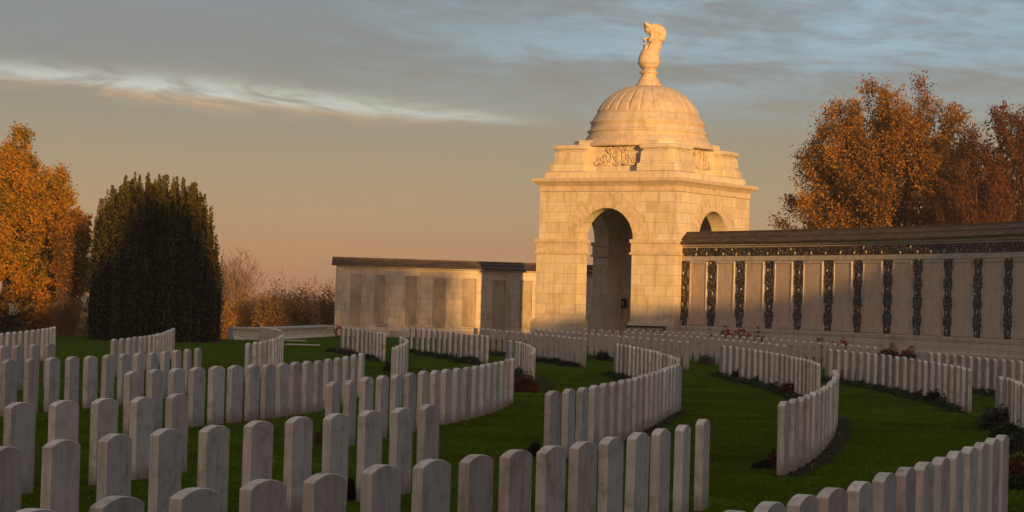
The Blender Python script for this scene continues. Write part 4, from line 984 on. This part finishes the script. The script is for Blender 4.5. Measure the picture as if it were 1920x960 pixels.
# ------------------------------------------------------------------ trees
def curve_pts(a, b, sagv, n=6):
    a = Vector(a); b = Vector(b); c = (a + b) / 2 + Vector(sagv)
    return [a * (1 - t) ** 2 + c * 2 * t * (1 - t) + b * t * t for t in [k / (n - 1) for k in range(n)]]
def tree(name, base, R_, zlo, zhi, label, leafm, bark, K=70, twigs=14, nleaf=26, leaf=.12, trunk_r=.28, cat='tree', group=None, lean=0, fork=0.25, ry=None, spread=0.28, bare=0.0, egg=1.0, twig_r=.012, twl=.9, rag=.5, box=2.0):
    root = empty(name, base, 0, label=label, cat=cat, group=group); ry = ry or R_ * .8
    mbk = MB(); H = zhi; zf = zlo + (zhi - zlo) * fork
    tip = Vector((lean, 0, zlo + (zhi - zlo) * .75))
    tr = curve_pts((0, 0, -0.3), tip, (0.3, 0, 0), 9); mbk.tube(tr, [trunk_r * (1 - .8 * k / 8) for k in range(9)], 8)
    L = []; zc = (zlo + zhi) / 2; hz = (zhi - zlo) / 2
    cen = []
    tries = 0
    while len(cen) < K and tries < K * 80:
        tries += 1
        d = Vector(rng.normal(size=3)).normalized(); rr = rng.uniform(.25, 1) ** .5; d /= (abs(d.x) ** box + abs(d.y) ** box + abs(d.z) ** box) ** (1 / box)
        c = Vector((d.x * R_ * rr, d.y * ry * rr, d.z * hz * rr))
        lump = 1 + rag * pnoise(c * .55 + Vector((base[0], 3, 1)))
        c *= lump * .93; 
        if c.z < -hz * .9: continue
        if egg != 1.0: k_ = 1 + (egg - 1) * (c.z / hz); c.x *= k_; c.y *= k_
        if all((c - e).length > R_ * .16 for e in cen): cen.append(c)
    for c in cen:
        c = c + Vector((lean * .6, 0, zc))
        tt = max(.18, min(.98, (c.z - zlo) / (zhi - zlo) * .75)); st = tr[int(tt * 8)]
        if c.z < st.z: st = tr[max(1, int(tt * 5))]
        bp = curve_pts(st, c, Vector((rng.normal() * .45, rng.normal() * .45, -0.22 * (c - st).length)), 6)
        rb = trunk_r * .20 * (0.5 + .5 * rng.random()); mbk.tube(bp, [rb * (1 - .75 * k / 5) for k in range(6)], 5)
        for j in range(twigs):
            dv = Vector(rng.normal(size=3)).normalized() + (c - Vector((lean, 0, zc - hz * .4))).normalized() * .9; dv.normalize()
            q = c + dv * (R_ * spread * rng.uniform(.45, 1.05)); s0 = bp[rng.integers(3, 6)]
            tp = curve_pts(s0, q, Vector(rng.normal(size=3)) * .12, 4); mbk.tube(tp, [twig_r * 1.8, twig_r * 1.3, twig_r, twig_r * .5], 3)
            if bare and rng.random() < bare: continue
            k = int(nleaf * rng.uniform(.5, 1.4)); ts = rng.uniform(.25, 1.05, k)
            for t_ in ts:
                i_ = min(int(t_ * 3), 2); b_ = tp[i_].lerp(tp[i_ + 1], min(t_ * 3 - i_, 1.0)); L.append(b_ + Vector(rng.normal(size=3)) * leaf * twl)
    mbk.build('trunk', bark, root)
    V, Fq = leaf_arrays(np.array([tuple(p) for p in L]), leaf, 0, .75); mesh_np('crown', V, Fq, leafm, root)
    return root
def tb(px, depth, z=0): p = at_depth(px, 600, depth); return (p.x, p.y, z)
def zt(px, py, depth): return at_depth(px, py, depth).z
# right group, behind the flint wall
tree('beech_tree', tb(1668, 108), 5.1, .4, zt(1665, 158, 108), 'big copper and gold autumn tree rising behind the roof of the flint wall', M['rust_leaf'], M['bark'], K=270, twigs=15, nleaf=44, leaf=.115, trunk_r=.30, group=None, bare=.08, fork=.1, ry=4.0, egg=.90, twl=1.3, rag=.26, spread=.165, box=2.8)
tree('red_tree', tb(1915, 102), 3.4, 2.2, zt(1900, 190, 102), 'reddish half-bare tree at the right edge behind the wall', M['red_leaf'], M['red_bark'], K=110, twigs=18, nleaf=34, leaf=.11, trunk_r=.20, bare=.2, twig_r=.012, ry=2.6, rag=.4)
tree('red_tree', tb(1825, 100), 1.9, 2.6, zt(1825, 285, 100), 'small reddish twiggy tree between the copper tree and the right edge', M['red_leaf'], M['red_bark'], K=50, twigs=12, nleaf=26, leaf=.10, trunk_r=.12, bare=.3, twig_r=.009)
# left group
tree('maple_tree', tb(4, 93), 3.35, -.1, zt(5, 262, 93), 'tall golden autumn tree at the left edge', M['gold_leaf'], M['bark'], K=160, twigs=18, nleaf=60, leaf=.115, trunk_r=.22, bare=.0, ry=2.9, egg=.80, twl=1.0, rag=.5, spread=.15, box=2.5)
tree('young_tree', tb(128, 90), .95, 1.6, zt(135, 362, 90), 'slender rusty tree between the golden tree and the yew', M['rust_leaf'], M['bark'], K=40, twigs=10, nleaf=30, leaf=.11, trunk_r=.08, twig_r=.008)
def vase(name, px, depth, wpx, ytop, label, leafm, bark, n=70, nl=10, r=.010, z0=-.9, group=None, leaf=.08, cat='shrub', sweep_=.35):
    p = tb(px, depth, z0); s = F / depth; root = empty(name, p, 0, label=label, cat=cat, group=group); h = zt(px, ytop, depth) - z0; w_ = wpx / s / 2
    mb = MB(); L = []
    for k in range(n):
        a = rng.uniform(0, 6.28); q = rng.random() ** .5; top = Vector((math.cos(a) * w_ * q, math.sin(a) * w_ * q * .8, h * (1 - .32 * q * q) * rng.uniform(.72, 1.0)))
        st = Vector((math.cos(a) * .1 * w_, math.sin(a) * .1 * w_, 0)); pts = curve_pts(st, top, Vector((-top.x * sweep_, -top.y * sweep_, .1)), 6)
        mb.tube(pts, [r * 2.4, r * 1.8, r * 1.4, r, r * .8, r * .5], 4)
        for j in range(5):
            b_ = pts[rng.integers(2, 6)]; e_ = b_ + Vector((rng.normal() * .16, rng.normal() * .16, rng.uniform(.15, .4))) * (h / 3)
            mb.tube([b_, (b_ + e_) / 2 + Vector(rng.normal(size=3)) * .02, e_], [r * .9, r * .7, r * .4], 3)
            for i in range(rng.poisson(nl)): L.append(b_.lerp(e_, rng.random()) + Vector(rng.normal(size=3)) * leaf * 1.2)
    mb.build('branches', bark, root)
    if L: V, Fq = leaf_arrays(np.array([tuple(p) for p in L]), leaf, 0, .7); mesh_np('leaves', V, Fq, leafm, root)
    return root
vase('vase_shrub', 126, 88.5, 66, 545, 'vase-shaped orange shrub between the golden tree and the yew', M['hedge_leaf'], M['pale_bark'], n=110, nl=6, z0=-.9, leaf=.07)
# the yew: many upright plumes
def yew(px, ybase, label):
    p = on_plane(px, ybase, 0); root = empty('yew_tree', p, 0, label=label, cat='yew tree'); s = F / p.y
    rx = 2.52; top = zt(px, 322, p.y); VV = []; core = MB()
    plumes = []
    for k in range(170):
        a = rng.uniform(0, 6.28); q = rng.random() ** .5 * .97; x = rx * q * math.cos(a); y = rx * .8 * q * math.sin(a)
        prof_ = top * (1 - .40 * abs(x / rx) ** 3.6 - .10 * (y / rx) ** 2 ) * (rng.uniform(.86, 1.0) if q < .8 else rng.uniform(.5, 1.0))
        if x > .8 * rx: prof_ *= .92
        plumes.append((x, y, prof_, rng.uniform(.17, .30)))
    for x, y, h, r_ in plumes:
        n = int(760 * h / 5)
        t_ = rng.random(n); rad = r_ * np.where(t_ < .75, .80 + .30 * np.sin(t_ * h * 4.5 + x * 7) * np.cos(t_ * h * 2.3 + y * 5) + .2 * t_, (1 - t_) * 3.2 + .12)
        a = rng.uniform(0, 6.28, n); VV.append(np.stack([x + np.cos(a) * rad * rng.uniform(.55, 1.25, n), y + np.sin(a) * rad * rng.uniform(.55, 1.25, n), .02 + t_ * h], 1))
        core.tube([(x * .96, y * .96, 0), (x * .98, y * .98, h * .4), (x, y, h * .75), (x, y, h * .93)], [r_ * .6, r_ * .62, r_ * .5, r_ * .08], 7)
    V, Fq = leaf_arrays(np.concatenate(VV), .10, .6, .5); mesh_np('crown', V, Fq, M['yew_leaf'], root)
    core.build('trunk', M['yew_core'], root)
yew(285, 638.5, 'broad dark green yew with many upright plumes on the left lawn edge')

# hedges and bushes in the field beyond the lawn
def bush(px, depth, wpx, ytop, leafm, label, n=2600, leaf=.14, name='bush', z0=-.9, group='autumn bushes in the field beyond the lawn'):
    p = tb(px, depth, z0); s = F / depth; h = zt(px, ytop, depth) - z0; w_ = wpx / s / 2; root = empty(name, p, 0, label=label, cat='bush', group=group)
    P_ = bush_pts(n, w_, w_ * .8, h, .45); V, Fq = leaf_arrays(P_, leaf, .1, .7); mesh_np('leaves', V, Fq, leafm, root)
    mb = MB(); stems(mb, 34, w_, h * 1.08, .016); mb.build('stems', M['bark'], root); return root
bush(418, 112, 60, 574, M['hedge_leaf'], 'pale golden bush just right of the yew', 2600)
bush(452, 122, 60, 562, M['hedge_leaf'], 'golden bush behind the left end of the low wall', 2600)
bush(508, 108, 78, 556, M['brown_leaf'], 'dark brown bush behind the middle of the low wall', 3600)
bush(560, 114, 92, 556, M['hedge_leaf'], 'bright orange bush behind the right of the low wall', 4200)
bush(612, 118, 70, 552, M['brown_leaf'], 'brownish bush against the left end of the panel wall', 3000)
bush(60, 108, 120, 588, M['brown_leaf'], 'brown hedge bush below the golden tree', 3000)
bush(-10, 112, 110, 584, M['brown_leaf'], 'brown hedge bush at the left edge behind the far headstones', 2600)
bush(200, 116, 120, 580, M['brown_leaf'], 'brown hedge bush behind the yew', 2600)
bush(330, 114, 120, 580, M['brown_leaf'], 'brown hedge bush behind the right half of the yew', 2600)
for k, (px, dp, wp_, yt, lb) in enumerate(((528, 118, 70, 512, 'bare-topped twiggy shrub above the brown bush'), (590, 122, 60, 520, 'thin twiggy shrub above the orange bush'), (622, 126, 50, 528, 'thin twiggy shrub by the end of the panel wall'), (480, 128, 50, 528, 'thin twiggy shrub left of the brown bush'))):
    vase('twiggy_shrub', px, dp, wp_, yt, lb, M['hedge_leaf'], M['pale_bark'], n=40, nl=2, group='twiggy shrubs in the field beyond the lawn', leaf=.09, r=.012, sweep_=.2)
vase('bare_tree', 440, 165, 112, 472, 'hazy bare pinkish tree standing far off right of the yew', M['hedge_leaf'], M['pale_bark'], n=190, nl=0, r=.020, cat='tree', sweep_=.45)
vase('bare_tree', 415, 172, 60, 488, 'fainter bare tree half behind the yew', M['hedge_leaf'], M['pale_bark'], n=110, nl=0, r=.020, cat='tree', sweep_=.4)
for k, (px, dp, wp_, yt, lb) in enumerate(((120, 210, 90, 585, 'distant bush left of the yew'), (500, 240, 120, 552, 'distant hazy bush low on the horizon'), (570, 260, 140, 548, 'distant hazy bush towards the panel wall'), (420, 230, 120, 556, 'distant hazy bush behind the bare tree'))):
    bush(px, dp, wp_, yt, M['brown_leaf'], lb, 1800, .3, 'far_bush', group='distant bushes on the horizon')

# ------------------------------------------------------------------ unseen wood added to shade the cemetery, its top shaped from the shadow heights (off to the right, behind the camera)
def line_hit(p, A, Bv):
    """where the level sun ray from p crosses the wood's line; returns (parameter along, distance)"""
    d_ = Vector((TO_SUN.x, TO_SUN.y)).normalized(); e_ = Vector(Bv) - Vector(A); q = Vector((p[0], p[1])) - Vector(A)
    det = e_.x * -d_.y + d_.x * e_.y; u = (q.x * -d_.y + d_.x * q.y) / det; t_ = (e_.x * q.y - e_.y * q.x) / det
    return u, -t_ if False else abs(t_)
WA, WB = (2.0, -32.0), (62.0, 26.0)
prof = []
for (x, y, z) in [(-24, 93, 1.4), (-18, 90, 1.2), (-15.5, 84, 2.5), (-14.5, 84, 5.2), (-12.2, 84, 4.6), (-11.2, 84, 1.5), (-7.6, 98.5, 1.0), (-3.8, 99.5, .7), (.5, 101, .6)] + [(1.1, 95.9, .9), (6.57, 91.3, 1.7)] + [(rw(px).x, rw(px).y, zz) for px, zz in ((1340, 1.85), (1480, 2.15), (1600, 2.7), (1700, 3.6), (1850, 4.2))]:
    u, t_ = line_hit((x, y), WA, WB); prof.append((u, z + t_ * math.tan(R(SUN_EL))))
prof.sort(); print('wood profile', [(round(a, 2), round(b, 1)) for a, b in prof])
U = [q[0] for q in prof]; Hh = [q[1] for q in prof]
def wood_h(u): return float(np.interp(u, U, Hh))
nW = 160; A3 = Vector((*WA, 0)); B3 = Vector((*WB, 0)); nrm = Vector((-(B3 - A3).y, (B3 - A3).x, 0)).normalized()
us = np.linspace(-1.0, 1.6, nW); vs = []; fs = []
for u in us:
    c = A3.lerp(B3, u); h = wood_h(u) - .25
    for o, z in ((-2, -.95), (-2, h * .6), (-.4, h), (.4, h), (2, h * .6), (2, -.95)): vs.append(tuple(c + nrm * o + Vector((0, 0, z))))
for i in range(nW - 1):
    for j in range(5): fs.append((i * 6 + j, i * 6 + j + 1, (i + 1) * 6 + j + 1, (i + 1) * 6 + j))
# thin leafy tops that let part of the light through to the left end of the panel wall
ul = line_hit((-7.8, 98.5), WA, WB)[0]; ur = line_hit((-1.6, 99.5), WA, WB)[0]
n = 50000; uu = rng.uniform(-1.0, 1.6, n); Cc = []
hh = np.interp(uu, U, Hh); zz = hh * rng.random(n) ** .35 + .0; zz = np.minimum(zz, hh + .05)
bx = WA[0] + (WB[0] - WA[0]) * uu; by = WA[1] + (WB[1] - WA[1]) * uu; off = rng.uniform(-2.2, 2.2, n) * (1 - .8 * (zz / hh) ** 3)
Pw = np.stack([bx + nrm.x * off, by + nrm.y * off, zz], 1)
nf = 2100; u2 = ul + (ur - ul) * rng.random(nf) ** 1.35; o2 = rng.uniform(-1.5, 1.5, nf); h2 = np.interp(u2, U, Hh) + 2.8 * rng.random(nf)
Pw = np.concatenate([Pw, np.stack([WA[0] + (WB[0] - WA[0]) * u2 + nrm.x * o2, WA[1] + (WB[1] - WA[1]) * u2 + nrm.y * o2, h2], 1)])
V, Fq = leaf_arrays(Pw, .35, 0, .8)
b = len(vs); V2 = np.concatenate([np.array(vs), V]); F2 = np.concatenate([np.array(fs), Fq + b])
tag(mesh_np('shading_woodland', V2, F2, M['wood_leaf']), 'unseen belt of trees added to shade the cemetery', 'shading_woodland', kind='stuff')

# ------------------------------------------------------------------ evening haze
hm = bpy.data.materials.new('haze_air'); hm.use_nodes = True; t = NT(hm.node_tree); t.n.clear()
pv = t.node('ShaderNodeVolumePrincipled', {'Color': (0.96, 0.84, 0.70, 1), 'Density': HAZE, 'Anisotropy': 0.0})
t.node('ShaderNodeOutputMaterial', {1: pv.outputs[0]})
mb = MB(); mb.box(-820, 820, -520, 1120, -1.9, 22)
hz_ = mb.build('haze', hm); tag(hz_, 'thin pinkish evening haze over the fields', 'haze', kind='stuff')  # name='haze'
